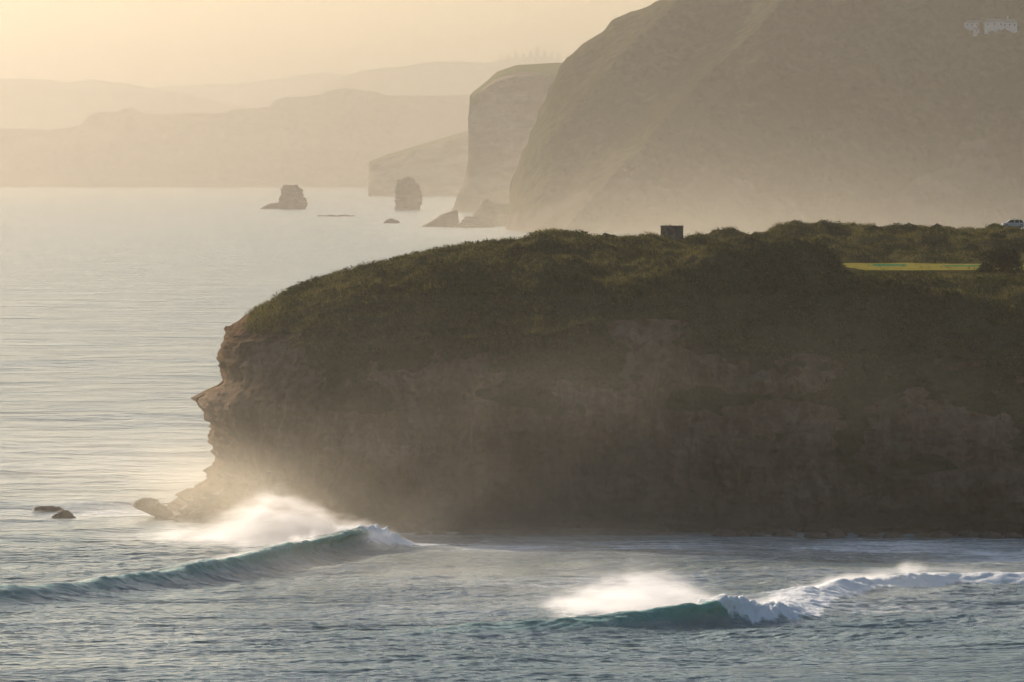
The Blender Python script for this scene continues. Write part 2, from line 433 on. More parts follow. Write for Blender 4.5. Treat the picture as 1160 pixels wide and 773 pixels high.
    foam = np.maximum(foam, 0.06 * (1 - sstep(900, 1600, rn)))
    # wash against the cliff foot
    z[near] = zz; dx[near] = ddx; dy[near] = ddy
    W = np.zeros_like(x); F = np.zeros_like(x); B = np.zeros_like(x); W[near] = wave; F[near] = foam; B[near] = bub
    V = np.stack([x + dx, y + dy, z], 1)
    me = np_mesh('sea', V, grid_faces(len(R), len(az))[:, ::-1])
    add_attr(me, 'wave', W); add_attr(me, 'bubbles', B); add_attr(me, 'foam', np.clip(F, 0, 1.2))
    put('sea', me, M_SEA, label='wind-ruffled green-grey sea running in under the cliffs', cat='sea', kind='structure')
build_sea()

# ------------------------------------------------------------------ the near headland
# columns: px, foot Y, edge (Y,py), seven profile points (Y,py) over the top, rear edge (Y), rear foot Y
def Zp(py, Y): return Z_at(py, Y)
HC = [
 # px   Yfoot  (Y, z) edge, then points over the top, then rear edge, rear foot
 (268, 828.0, [(831.0, 27.6), (831.6, 28.0), (832, 28.2), (832.4, 28.3), (833, 28.3), (833.6, 28.2), (834.2, 27.8)], 837),
 (276, 816.0, [(819, Zp(388, 819)), (822, Zp(374, 822)), (826, Zp(364, 826)), (830, Zp(359, 830)), (834, Zp(356.5, 834)), (838, Zp(355.5, 838)), (842, 28.0)], 850),
 (300, 806.0, [(812, Zp(388, 812)), (816, Zp(370, 816)), (821, Zp(358, 821)), (827, Zp(350, 827)), (833, Zp(346, 833)), (838, Zp(344, 838)), (848, 29.0)], 862),
 (330, 800.0, [(808, Zp(390, 808)), (813, Zp(368, 813)), (819, Zp(351, 819)), (826, Zp(340, 826)), (833, Zp(332, 833)), (840, Zp(328, 840)), (854, 31.0)], 872),
 (360, 797.0, [(805, Zp(390, 805)), (811, Zp(363, 811)), (818, Zp(343, 818)), (826, Zp(329, 826)), (834, Zp(320, 834)), (842, Zp(315.5, 842)), (858, 32.5)], 880),
 (400, 793.5, [(802.5, Zp(390, 802.5)), (809, Zp(359, 809)), (817, Zp(334, 817)), (826, Zp(317, 826)), (836, Zp(305.5, 836)), (846, Zp(300, 846)), (866, 34.0)], 892),
 (450, 790.5, [(800, Zp(390, 800)), (808, Zp(353, 808)), (817, Zp(324, 817)), (828, Zp(304, 828)), (838, Zp(292, 838)), (850, Zp(286, 850)), (874, 36.5)], 905),
 (500, 789.0, [(799, Zp(386, 799)), (808, Zp(349, 808)), (818, Zp(316, 818)), (829, Zp(294, 829)), (841, Zp(281, 841)), (855, Zp(275, 855)), (882, 38.0)], 915),
 (560, 787.5, [(798, Zp(382, 798)), (808, Zp(347, 808)), (819, Zp(314, 819)), (832, Zp(289, 832)), (846, Zp(273.5, 846)), (862, Zp(267, 862)), (892, 38.7)], 930),
 (620, 786.5, [(797, Zp(378, 797)), (808, Zp(343, 808)), (820, Zp(311, 820)), (834, Zp(286, 834)), (850, Zp(271, 850)), (868, Zp(265, 868)), (900, 39.0)], 950),
 (690, 786.0, [(799, Zp(362, 799)), (812, Zp(330, 812)), (826, Zp(300, 826)), (840, Zp(281, 840)), (856, Zp(271, 856)), (874, Zp(266, 874)), (905, 39.2)], 980),
 (760, 785.5, [(799, Zp(364, 799)), (813, Zp(330, 813)), (828, Zp(299, 828)), (842, Zp(284, 842)), (860, Zp(274, 860)), (880, Zp(266.5, 880)), (908, 39.0)], 1010),
 (810, 785.2, [(800, Zp(388, 800)), (814, Zp(340, 814)), (830, Zp(296, 830)), (842, Zp(276, 842)), (868, Zp(273, 868)), (895, Zp(268, 895)), (930, 38.5)], 1050),
 (860, 785.0, [(800, Zp(400, 800)), (815, Zp(345, 815)), (831, Zp(290, 831)), (844, Zp(255, 844)), (866, 36.4), (930, 35.2), (1020, Zp(263, 1020))], 1100),
 (910, 784.5, [(800, Zp(404, 800)), (815, Zp(348, 815)), (831, Zp(298, 831)), (846, Zp(258, 846)), (868, 35.6), (945, 35.0), (1020, Zp(261, 1020))], 1140),
 (940, 784.2, [(800, Zp(408, 800)), (815, Zp(350, 815)), (831, Zp(303, 831)), (847, Zp(274, 847)), (868, 35.2), (945, 35.0), (1020, Zp(256, 1020))], 1160),
 (972, 784.0, [(805, Zp(408, 805)), (814, Zp(354, 814)), (823, Zp(324, 823)), (835, Zp(309.5, 835)), (868, 35.0), (945, 35.0), (1020, Zp(252, 1020))], 1180),
 (1050, 783.0, [(805, Zp(408, 805)), (814, Zp(354, 814)), (823, Zp(324, 823)), (835, Zp(309.5, 835)), (868, 35.0), (945, 35.0), (1020, Zp(252, 1020))], 1220),
 (1160, 780.0, [(805, Zp(408, 805)), (814, Zp(354, 814)), (823, Zp(324, 823)), (835, Zp(309.5, 835)), (868, 35.0), (945, 35.0), (1020, Zp(255, 1020))], 1260),
 (1300, 772.0, [(805, Zp(408, 805)), (814, Zp(354, 814)), (823, Zp(324, 823)), (835, Zp(309.5, 835)), (868, 35.0), (945, 35.0), (1020, Zp(252, 1020))], 1280),
 (2600, 700.0, [(725, 22.0), (760, 29), (790, 32), (840, 34), (881, 35.0), (945, 35.5), (1020, 41)], 1280),
]
YREF = 832.0
def steepen(c):                      # pull the grassy front slope forward so that it stays steep
    k = float(np.interp(c[0], [290, 360, 860, 940, 960], [1.0, 0.70, 0.74, 0.85, 1.0]))
    P = c[2]; y0 = P[0][0] + (1 - k) * 4; out = []
    for j, (y, z) in enumerate(P):
        py = HORIZON + (CAM_Z - z) / y * FPX
        y2 = y0 + (y - P[0][0]) * k if j < 4 else (y if j > 4 else (y + y0 + (y - P[0][0]) * k) / 2)
        out.append((y2, CAM_Z - (py - HORIZON) / FPX * y2 if (j < 4 or (j == 4 and c[0] < 830)) else z))
    return (c[0], c[1], out, c[3])
HC = [steepen(c) for c in HC]
XN = X_at(268, YREF)
OUT = [(150, 606), (178, 590), (192, 572), (206, 560), (222, 551), (238, 544), (244, 530), (245, 516), (240, 500), (240, 482), (234, 470), (226, 456), (226, 450), (240, 440), (252, 428), (253, 420), (250, 408), (254, 392), (257, 378), (262, 368), (268, 361)]
OUT_Z = np.array([Z_at(b, YREF) for a, b in OUT]); OUT_X = np.array([X_at(a, YREF) for a, b in OUT])
def XL(z): return np.interp(z, OUT_Z, OUT_X)
_hx = np.array([X_at(c[0], YREF) for c in HC])
_hf = np.array([c[1] for c in HC]); _hr = np.array([c[3] for c in HC])
_hk = np.array([c[2] for c in HC])            # (ncol, 7, 2)
def pch(xq, xs, ys):                          # monotone-ish cubic interpolation
    m = np.gradient(ys, xs); d = np.diff(ys) / np.diff(xs)
    m[1:-1] = np.where(d[:-1] * d[1:] <= 0, 0, 2 * d[:-1] * d[1:] / np.where(d[:-1] + d[1:] == 0, 1, d[:-1] + d[1:]))
    i = np.clip(np.searchsorted(xs, xq) - 1, 0, len(xs) - 2)
    h = xs[i + 1] - xs[i]; t = np.clip((xq - xs[i]) / h, 0, 1)
    return ((2 * t**3 - 3 * t**2 + 1) * ys[i] + (t**3 - 2 * t**2 + t) * h * m[i] + (-2 * t**3 + 3 * t**2) * ys[i + 1] + (t**3 - t**2) * h * m[i + 1])
def head_profile(X):
    yf = pch(X, _hx, _hf); yr = pch(X, _hx, _hr)
    K = np.stack([np.stack([pch(X, _hx, _hk[:, k, j]) for j in (0, 1)], -1) for k in range(7)], 1)   # (n,7,2)
    return yf, K, yr

def build_headland():
    dX = np.r_[np.linspace(0, 6, 40)[:-1], np.linspace(6, 130, 560)[:-1], np.linspace(130, 300, 60)]
    X = XN + dX; nc = len(X)
    yf, K, yr = head_profile(X)
    NT_, seg = 150, [34, 34, 30, 34, 26, 44]
    rows_y, rows_z, rows_t = [], [], []
    # cliff from the sea bed to the edge
    for t in np.linspace(0, 1, NT_):
        g = 0.45 * sstep(0, 0.16, t) * 0.9 + 0.595 * t ** 2.1
        g = g / (0.45 * 0.9 + 0.595)
        rows_y.append(yf + (K[:, 0, 0] - yf) * g); rows_z.append(-1.5 + (K[:, 0, 1] + 1.5) * t); rows_t.append(np.full(nc, t))
    # over the top with a smooth curve through the profile points
    for k in range(6):
        for j in range(1, seg[k] + 1):
            t = j / seg[k]
            p0 = K[:, max(k - 1, 0)]; p1 = K[:, k]; p2 = K[:, k + 1]; p3 = K[:, min(k + 2, 6)]
            yy = p1[:, 0] + (p2[:, 0] - p1[:, 0]) * t
            m1 = (p2[:, 1] - p0[:, 1]) / np.maximum(p2[:, 0] - p0[:, 0], .1); m2 = (p3[:, 1] - p1[:, 1]) / np.maximum(p3[:, 0] - p1[:, 0], .1)
            h = p2[:, 0] - p1[:, 0]
            zz = (2*t**3-3*t**2+1)*p1[:,1] + (t**3-2*t**2+t)*h*m1*0.8 + (-2*t**3+3*t**2)*p2[:,1] + (t**3-t**2)*h*m2*0.8
            rows_y.append(yy); rows_z.append(zz); rows_t.append(np.full(nc, 1 + k + t))
    nb = 30
    for j in range(1, nb + 1):
        t = j / nb
        rows_y.append(K[:, 6, 0] + (yr - K[:, 6, 0]) * t); rows_z.append(K[:, 6, 1] * (1 - t ** 2.2) - 1.5 * t); rows_t.append(np.full(nc, 7 + t))
    Y = np.array(rows_y); Z = np.array(rows_z); T = np.array(rows_t); XX = np.broadcast_to(X, Y.shape).copy()
    w = np.exp(-(XX - XN) / 14.0)
    XX = XX + (XL(Z) - XN) * w
    # noise relief
    nose = 1 - sstep(22, 48, XX - XN); cl = 1 - sstep(0.9, 1.9 + 1.6 * nose, T); rear = sstep(7.3, 7.5, T); cl = np.maximum(cl, rear)
    strata = fbm(XX / 30, Y / 30, Z / 2.4, 4, 3, 0.55)
    chunk = fbm(XX / 9, Y / 9, Z / 11, 5, 8, 0.55)
    flute = ridged(XX / 3.4 + 0.3 * chunk, Y / 12, Z / 16, 3, 21) * sstep(0.35, 0.9, T)
    rub = fbm(XX / 1.5, Y / 1.5, Z / 1.2, 3, 33, 0.6)
    amp = sstep(0, 5, dX)[None, :] * 0.85 + 0.15
    d = cl * (0.6 * strata + 3.4 * chunk + 0.55 * flute + 0.45 * rub + 1.4 * rub * (1 - sstep(0.02, 0.16, T)))
    Y = Y - d * amp
    edge = np.exp(-(XX - XN) / 5.0) * cl
    XX = XX - edge * (0.35 * strata + 0.5 * rub + 0.5 * perlin(XX / 3, Y / 3, Z / 2.2, 4))
    # dunes and scrub hummocks on top
    terr = sstep(4.85, 5.0, T) * (1 - sstep(5.92, 6.2, T)) * sstep(X_at(880, YREF), X_at(960, YREF), XX)     # the flat turf
    top = sstep(1.0, 1.5, T) * (1 - rear) * (1 - 0.96 * terr) * (0.2 + 0.8 * sstep(3, 25, dX)[None, :])
    hum = 1.8 * fbm(XX / 13, Y / 16, 0.2, 3, 41, 0.5) + 0.65 * np.abs(fbm(XX / 4.2, Y / 4.6, 1.2, 3, 42, 0.5)) + 0.22 * fbm(XX / 1.4, Y / 1.4, 2.2, 2, 43)
    spurs = 1.0 * sstep(20, 40, XX - XN) * (ridged(XX / 15 + Y / 26, Y / 30, 3.3, 3, 47, 0.5) - 0.9)
    big = spurs + sstep(6.0, 6.5, T) * sstep(20, 40, XX) * 1.6 * fbm(XX / 9, Y / 14, 7.7, 3, 44)
    rimb = sstep(3.6, 4.2, T) * (1 - sstep(4.95, 5.05, T)) * sstep(X_at(930, YREF), X_at(985, YREF), XX)
    top = top * (1 - 0.75 * rimb); Z = Z - 0.75 * rimb
    Z = Z + top * (hum - 1.45 + big + 0.5 * nose * rub)
    # attributes
    bn = fbm(XX / 16, Y / 16, Z / 8, 4, 61, 0.55)
    veg = np.clip(sstep(0.66, 1.05, T + 0.5 * bn) * (1 - rear), 0, 1) * np.maximum(sstep(4, 26, XX - XN + 8 * bn), sstep(1.3, 1.9, T) * sstep(-2, 6, XX - XN))
    vpatch = sstep(0.25, 0.5, fbm(XX / 14, Y / 20, Z / 5, 4, 71, 0.5)) * (T < 1) * sstep(0.25, 0.45, T) * sstep(60, 80, XX - XN)
    veg = np.maximum(veg, vpatch * 0.8)
    pale = 0.22 * sstep(0.22, 0.6, fbm(XX / 11, Y / 20, Z / 5.0, 4, 81, 0.55) + 0.35 * np.exp(-((T - 0.82) / 0.16) ** 2)) * (T < 1.15)
    wet = (1 - sstep(1.0, 4.5, Z + 1.5 * bn))
    V = np.stack([XX, Y, Z], -1)
    me = np_mesh('headland', V, grid_faces(V.shape[0], nc))
    add_attr(me, 'veg', veg); add_attr(me, 'pale', pale); add_attr(me, 'wet', wet)
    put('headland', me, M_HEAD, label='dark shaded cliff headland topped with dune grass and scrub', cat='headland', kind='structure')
    return V, T, veg, terr
HV, HT, HVEG, HTERR = build_headland()

# height of the headland top by lookup
_topmask = (HT >= 1.0) & (HT < 7.6)
_tx = HV[..., 0][_topmask]; _ty = HV[..., 1][_topmask]; _tz = HV[..., 2][_topmask]
def ground(x, y):
    d = (_tx - x) ** 2 + (_ty - y) ** 2
    i = np.argpartition(d, 4)[:4]; w = 1 / (d[i] + 0.01)
    return float((w * _tz[i]).sum() / w.sum())

# ------------------------------------------------------------------ far land
def loft_land(name, mat, Yf, cols, d1, d2, d3, label, cat='headland', outline=None, wlen=60.0, nx=260, n1=70, n2=40, rough=8.0, scale=90.0, spur=None, seed=1, pxr=None, apron=0.1, vegshift=0.0, curve=None):
    """cols: (px, py of cliff edge, py of skyline). Yf foot depth; d1 cliff depth, d2 slope depth up to the skyline, d3 the back."""
    px = np.array([c[0] for c in cols], float)
    Xc = np.array([X_at(p, Yf + d1 + d2) for p in px]); xb = min(Xc[-1], X_at(1230, Yf + d1 + d2)); X = np.r_[np.linspace(Xc[0], xb, nx), np.linspace(xb, Xc[-1], 30)[1:]] if Xc[-1] > xb + 5 else np.linspace(Xc[0], Xc[-1], nx); nx = len(X)
    foot = Yf + (0 if curve is None else np.array([curve(q) for q in X]))
    ze = np.interp(X, Xc, [Z_at(c[1], Yf + d1) for c in cols]); zs = np.interp(X, Xc, [Z_at(c[2], Yf + d1 + d2) for c in cols])
    ze = np.maximum(ze, 0.5); zs = np.maximum(zs, ze * 0.6)
    if outline is not None:
        rnd = np.sqrt(np.clip(1 - (1 - np.clip((X - X[0]) / (wlen * 2.5), 0, 1)) ** 2, 0, 1))
    else: rnd = np.ones(nx)
    Ym = Yf + d1 * 0.9
    Y, Z, T = [], [], []
    for t in np.linspace(0, 1, n1):
        g = apron * sstep(0, 0.12, t) + (1 - apron) * t ** 1.3
        Y.append(Ym + (foot + d1 * g - Ym) * (0.04 + 0.96 * rnd)); Z.append(-2 + (ze + 2) * t); T.append(np.full(nx, t))
    for t in np.linspace(0, 1, n2)[1:]:
        Y.append(Ym + (foot + d1 + d2 * t - Ym) * (0.04 + 0.96 * rnd)); Z.append(ze + (zs - ze) * np.sin(t * pi / 2) ** 1.0); T.append(np.full(nx, 1 + t))
    for t in np.linspace(0, 1, 16)[1:]:
        Y.append(Ym + (foot + d1 + d2 + d3 * t - Ym) * (0.04 + 0.96 * rnd)); Z.append(zs * (1 - t ** 1.6) - 3 * t); T.append(np.full(nx, 2 + t))
    Y = np.array(Y); Z = np.array(Z); T = np.array(T); XX = np.broadcast_to(X, Y.shape).copy()
    if outline is not None:
        oz = np.array([Z_at(b, Ym) for a, b in outline]); ox = np.array([X_at(a, Ym) for a, b in outline])
        o = np.argsort(oz); XX += (np.interp(Z, oz[o], ox[o]) - X[0]) * np.exp(-(XX - X[0]) / wlen)
    n = fbm(XX / scale, Y / scale * 0.3, Z / scale * 0.8, 5, seed, 0.55)
    face = (1 - sstep(1.6, 2.0, T)) * (0.25 + 0.75 * sstep(0, wlen, XX - XX[:, :1]))
    Y = Y - rough * n * 2 * face
    if spur is not None: Y = Y - spur(XX, Y, Z) * face
    sk = sstep(1.0, 1.3, T) * (1 - sstep(2.2, 2.8, T))
    Z = Z + sk * rough * 0.13 * fbm(XX / (scale * 0.12), Y / (scale * 0.25), 0.0, 4, seed + 5, 0.6)
    veg = sstep(0.85 + vegshift, 1.1 + vegshift, T + 0.3 * n)
    me = np_mesh(name, np.stack([XX, Y, Z], -1), grid_faces(Y.shape[0], nx))
    add_attr(me, 'veg', veg)
    put(name, me, mat, label=label, cat=cat, kind='structure')
    return XX, Y, Z

def hill_spur(X, Y, Z):
    px = X / (Y + 1) * FPX + IMW / 2; py = HORIZON - (Z - CAM_Z) / Y * FPX
    q = px + 0.95 * py + 9 * fbm(X / 120, Z / 90, 0.3, 3, 91)
    def rid(c, wl, wr, a):
        return a * np.where(q < c, np.exp(-np.abs((q - c) / wl) ** 1.4), np.exp(-np.abs((q - c) / wr)))
    return rid(885, 26, 110, 85) + rid(768, 22, 70, 50) + rid(925, 12, 40, 26) + rid(1060, 60, 120, 30) + rid(690, 14, 30, 8) + 9 * ridged(X / 60 + Z / 80, Z / 120, 0.7, 4, 92) + 8 * fbm(X / 16, Y / 40, Z / 16, 4, 93, 0.6)

HILL = loft_land('hill', M_HILL, 4780, [(577, 215, 205), (580, 205, 197), (585, 194, 188), (588, 184, 176), (597, 168, 163), (600, 160, 150), (607, 148, 140), (610, 136, 124), (617, 126, 115), (621, 112, 99), (629, 106, 90), (633, 98, 77), (642, 92, 66), (650, 86, 60), (660, 82, 50), (672, 78, 43), (684, 72, 35), (692, 69, 25), (702, 66, 20), (716, 62, 13), (735, 58, 8), (741, 57, 3), (760, 54, -3), (850, 40, -36), (1000, 25, -80), (1160, 15, -105), (1400, 0, -130), (1900, 10, -120), (2600, 40, -60)],
          250, 130, 1500, 'great hazy hill sloping steeply to the sea behind the headland', 'hill', nx=420, n1=150, n2=70, rough=10, scale=110, spur=hill_spur, seed=11, apron=0.05, vegshift=-0.75,
          outline=[(572, 262), (577, 240), (577, 215), (580, 198)], wlen=14)
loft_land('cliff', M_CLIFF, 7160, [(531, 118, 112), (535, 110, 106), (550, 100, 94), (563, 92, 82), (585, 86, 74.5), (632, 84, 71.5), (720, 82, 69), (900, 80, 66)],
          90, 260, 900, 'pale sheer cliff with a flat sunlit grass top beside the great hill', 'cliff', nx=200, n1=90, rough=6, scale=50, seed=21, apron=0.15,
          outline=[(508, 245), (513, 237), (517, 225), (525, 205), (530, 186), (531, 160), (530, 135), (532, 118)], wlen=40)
loft_land('low_headland', M_CLIFF, 11930, [(420, 188, 184), (424, 184, 181), (440, 179, 175), (480, 168, 163), (530, 154, 148), (580, 142, 136), (760, 120, 110)],
          130, 300, 1200, 'low hazy headland with a blunt cliff end beyond the sea stacks', 'headland', nx=160, rough=9, scale=90, seed=31,
          outline=[(417, 225), (417, 205), (418, 190)], wlen=30)
FAR = [(-700, 160), (-250, 148), (0, 146), (30, 147), (60, 147.5), (90, 144), (97, 141), (104, 131), (111, 128), (137, 127.5), (141, 123.5), (155, 123), (157, 129), (200, 129.5), (256, 127.5), (264, 124.5), (306, 121.5), (311, 115), (325, 110.5), (348, 109.5), (365, 107.5), (372, 103), (392, 100), (408, 102.5), (428, 104), (433, 106), (442, 109), (535, 108), (700, 106), (1000, 112)]
loft_land('coast', M_FAR, 18950, [(a, 150 + (b - 125) * 0.3, b) for a, b in FAR], 500, 700, 2500, 'long flat-topped far coast standing in the haze along the sea', 'coast', nx=700, n1=50, rough=35, scale=420, seed=41)
loft_land('mountain_range', M_FAR, 26000, [(-500, 160, 84), (-200, 150, 96), (0, 140, 90.5), (40, 140, 89.5), (80, 140, 95), (105, 140, 92), (140, 140, 94), (180, 140, 101), (215, 145, 107), (260, 150, 119), (300, 150, 124), (340, 150, 135)], 1500, 2500, 4000,
          'faint hazy mountain range rising behind the flat-topped coast', 'mountains', nx=240, rough=60, scale=1500, seed=51)
loft_land('wooded_ridge', M_FAR, 27000, [(270, 150, 126), (300, 150, 116), (330, 150, 109), (360, 140, 103), (375, 140, 95), (400, 140, 84), (420, 140, 79), (455, 140, 77), (480, 140, 72), (510, 140, 70.5), (550, 140, 72), (562, 140, 70), (585, 140, 66), (610, 140, 65), (640, 140, 69), (700, 140, 78), (900, 150, 90)], 1500, 2500, 4000,
          'faint wooded ridge with a knot of tall trees, paler than the coast', 'ridge', nx=300, rough=60, scale=1500, seed=61)
loft_land('pale_range', M_FAR, 33500, [(-300, 150, 112), (100, 150, 108), (200, 150, 97), (270, 140, 95), (330, 140, 88), (370, 140, 82), (420, 150, 92), (700, 150, 100)], 1500, 2500, 3500,
          'palest mountain range just visible against the bright sky', 'mountains', nx=200, rough=60, scale=1800, seed=71)

# ------------------------------------------------------------------ rocks and sea stacks
def rock(name, Y, left, right, depth, mat, label, cat='rock', seed=0, rough=0.12, nr=46, na=64, group=None):
    """left / right: (px,py) outline points from the water up to the top"""
    lz = np.array([Z_at(b, Y) for a, b in left]); lx = np.array([X_at(a, Y) for a, b in left])
    rz = np.array([Z_at(b, Y) for a, b in right]); rx = np.array([X_at(a, Y) for a, b in right])
    zt = max(lz.max(), rz.max()); z0 = -0.06 * zt
    rows = []
    th = np.linspace(0, 2 * pi, na, endpoint=False)
    c, s = np.cos(th), np.sin(th)
    c = np.sign(c) * np.abs(c) ** 0.8; s = np.sign(s) * np.abs(s) ** 0.8
    W0 = (rx[0] - lx[0]) / 2
    lo, ro = np.argsort(lz), np.argsort(rz)
    for i in range(nr):
        z = z0 + (zt - z0) * i / (nr - 1)
        a = np.interp(z, lz[lo], lx[lo]); b = np.interp(z, rz[ro], rx[ro])
        if b < a: a = b = (a + b) / 2
        cx, hw = (a + b) / 2, (b - a) / 2
        hd = depth * (0.35 * W0 + 0.65 * hw)
        rows.append(np.stack([cx + hw * c, Y + hd * 0.6 + hd * s, np.full(na, z)], 1))
    cx = rows[-1][:, 0].mean(); rows.append(np.stack([np.full(na, cx), np.full(na, rows[-1][:, 1].mean()), np.full(na, zt)], 1))
    V = np.array(rows)
    sc = max(zt, W0) * 0.45
    n1 = fbm(V[..., 0] / sc, V[..., 1] / sc, V[..., 2] / sc, 5, seed, 0.58)
    n2 = fbm(V[..., 0] / sc / 2, V[..., 1] / sc / 2, V[..., 2] / (sc * 0.18), 4, seed + 3, 0.55)
    nrm = np.stack([c * np.ones((nr + 1, 1)), s * np.ones((nr + 1, 1))], -1)
    amt = rough * max(W0 * 0.5, zt * 0.35)
    n3 = fbm(V[..., 0] / (sc * 0.22), V[..., 1] / (sc * 0.22), V[..., 2] / (sc * 0.22), 3, seed + 7, 0.6)
    V[..., :2] += nrm * ((n1 + 0.5 * n2 + 0.45 * n3) * amt)[..., None]
    V[..., 2] += 0.6 * amt * (n1 + 0.6 * n3) * sstep(0.1, 0.6, (V[..., 2] - z0) / (zt - z0))
    org = np.array([V[..., 0].mean(), V[..., 1].mean(), 0.0])
    me = np_mesh(name, V - org, grid_faces(nr + 1, na, True))
    return put(name, me, mat, label=label, cat=cat, loc=org, group=group)

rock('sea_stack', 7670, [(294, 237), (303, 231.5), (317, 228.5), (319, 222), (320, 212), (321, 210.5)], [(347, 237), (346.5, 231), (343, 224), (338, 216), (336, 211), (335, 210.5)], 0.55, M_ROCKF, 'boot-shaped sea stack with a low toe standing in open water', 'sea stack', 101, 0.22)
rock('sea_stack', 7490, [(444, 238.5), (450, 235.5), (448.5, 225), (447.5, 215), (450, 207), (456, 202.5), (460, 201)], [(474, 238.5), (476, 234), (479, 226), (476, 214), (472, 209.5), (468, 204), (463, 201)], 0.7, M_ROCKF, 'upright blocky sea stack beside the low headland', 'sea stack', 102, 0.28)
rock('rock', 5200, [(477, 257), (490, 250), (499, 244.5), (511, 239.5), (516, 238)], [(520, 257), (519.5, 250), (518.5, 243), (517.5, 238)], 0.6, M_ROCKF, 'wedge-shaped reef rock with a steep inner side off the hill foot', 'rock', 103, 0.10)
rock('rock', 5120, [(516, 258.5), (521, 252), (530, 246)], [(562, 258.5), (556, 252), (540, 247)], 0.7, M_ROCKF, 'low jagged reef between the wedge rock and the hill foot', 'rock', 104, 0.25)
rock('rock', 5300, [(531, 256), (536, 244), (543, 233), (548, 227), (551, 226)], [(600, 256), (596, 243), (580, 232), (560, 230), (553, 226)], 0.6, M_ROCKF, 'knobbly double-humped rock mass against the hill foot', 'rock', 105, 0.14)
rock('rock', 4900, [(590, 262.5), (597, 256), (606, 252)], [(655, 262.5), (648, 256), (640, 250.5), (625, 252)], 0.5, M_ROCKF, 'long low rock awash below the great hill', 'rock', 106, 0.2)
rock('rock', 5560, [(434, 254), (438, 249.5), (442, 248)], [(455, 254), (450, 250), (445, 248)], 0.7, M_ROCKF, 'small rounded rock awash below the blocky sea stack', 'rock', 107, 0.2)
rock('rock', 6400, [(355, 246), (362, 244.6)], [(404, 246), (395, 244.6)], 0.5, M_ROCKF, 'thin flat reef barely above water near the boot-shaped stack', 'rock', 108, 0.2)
Y1 = float(on(69, 589)[1])
rock('rock', Y1, [(53, 590), (60, 584), (66, 580), (70, 579)], [(85, 590), (82, 584), (77, 579.5), (72, 579)], 0.8, M_ROCKN, 'small dark humped rock awash off the point', 'rock', 109, 0.2)
Y2 = float(on(52, 578.5)[1])
rock('rock', Y2, [(34, 579), (40, 575.5), (46, 574.3)], [(72, 579), (66, 575.5), (58, 574.3)], 0.7, M_ROCKN, 'thin flat rock behind the small humped rock', 'rock', 110, 0.2)
Y3 = 818.0
rock('rock', Y3, [(190, 592), (170, 584), (150, 575), (149, 571), (156, 566), (164, 565)], [(240, 592), (212, 584), (192, 578), (184, 574), (176, 567), (168, 565)], 0.75, M_ROCKN, 'overhanging kelp-fringed rock at the tip of the point', 'rock', 111, 0.22)
rock('rock', 806.0, [(184, 596), (200, 582), (215, 572), (232, 566), (260, 562)], [(330, 598), (322, 575), (312, 556), (305, 545), (298, 540)], 0.5, M_ROCKN, 'broad rock shelf running out from the headland foot', 'rock', 112, 0.30, nr=80, na=150)
rock('rock', 797.0, [(262, 598), (276, 578), (286, 558), (294, 540), (300, 533)], [(420, 606), (380, 585), (350, 565), (325, 545), (308, 534)], 0.35, M_ROCKN, 'dark pointed buttress at the headland foot behind the spray', 'rock', 113, 0.22, nr=80, na=150)
rock('rock', 782.0, [(506, 610), (520, 604), (545, 601), (600, 598.5)], [(800, 610), (770, 605), (720, 601), (640, 598.5)], 0.10, M_ROCKN, 'long flat wave-cut rock platform under the cliff', 'rock', 114, 0.03, nr=24, na=200)

rb = random.Random(4)
for px in (478, 497, 820, 842, 858, 889, 924, 947, 985, 1012, 1047, 1066, 1098, 1123, 1149):
    w = rb.uniform(7, 15); h = rb.uniform(4, 9); Yb = float(np.interp(px, [470, 1160], [784.5, 777.0])) + rb.uniform(-2, 1); pb = HORIZON + 50 / Yb * FPX
    rock('boulder', Yb, [(px - w, pb), (px - w * 0.8, pb - h * 0.6), (px - w * 0.35, pb - h)], [(px + w, pb), (px + w * 0.85, pb - h * 0.55), (px + w * 0.2, pb - h)], 0.8, M_ROCKN,
         'dark wet boulder at the foot of the shaded cliff', 'boulder', 200 + px, 0.3, 14, 26, 'boulders along the cliff foot')

# ------------------------------------------------------------------ air: haze, blown spray and mist
def volume_mat(name, color, g, density):
    t = NT(name); v = t.n('ShaderNodeVolumePrincipled')
    v.inputs['Color'].default_value = color; v.inputs['Anisotropy'].default_value = g
    t.val(v.inputs['Density'], density) if not callable(density) else t.val(v.inputs['Density'], density(t))
    t.l(v.outputs[0], t.out.inputs['Volume'])
    return t.m
def box_mesh(name, x0, x1, y0, y1, z0, z1):
    v = np.array([(x, y, z) for z in (z0, z1) for y in (y0, y1) for x in (x0, x1)], float)
    f = np.array([(0, 2, 3, 1), (4, 5, 7, 6), (0, 1, 5, 4), (2, 6, 7, 3), (0, 4, 6, 2), (1, 3, 7, 5)])
    return np_mesh(name, v, f, False)
put('haze', box_mesh('haze', -62000, 62000, -61000, 61000, -6.0, HAZE_TOP), volume_mat('haze_air', rgb(0.43, 0.40, 0.355), 0.79, HAZE_DENSITY),
    label='warm sunlit sea haze filling the air along the coast', cat='haze', kind='stuff')

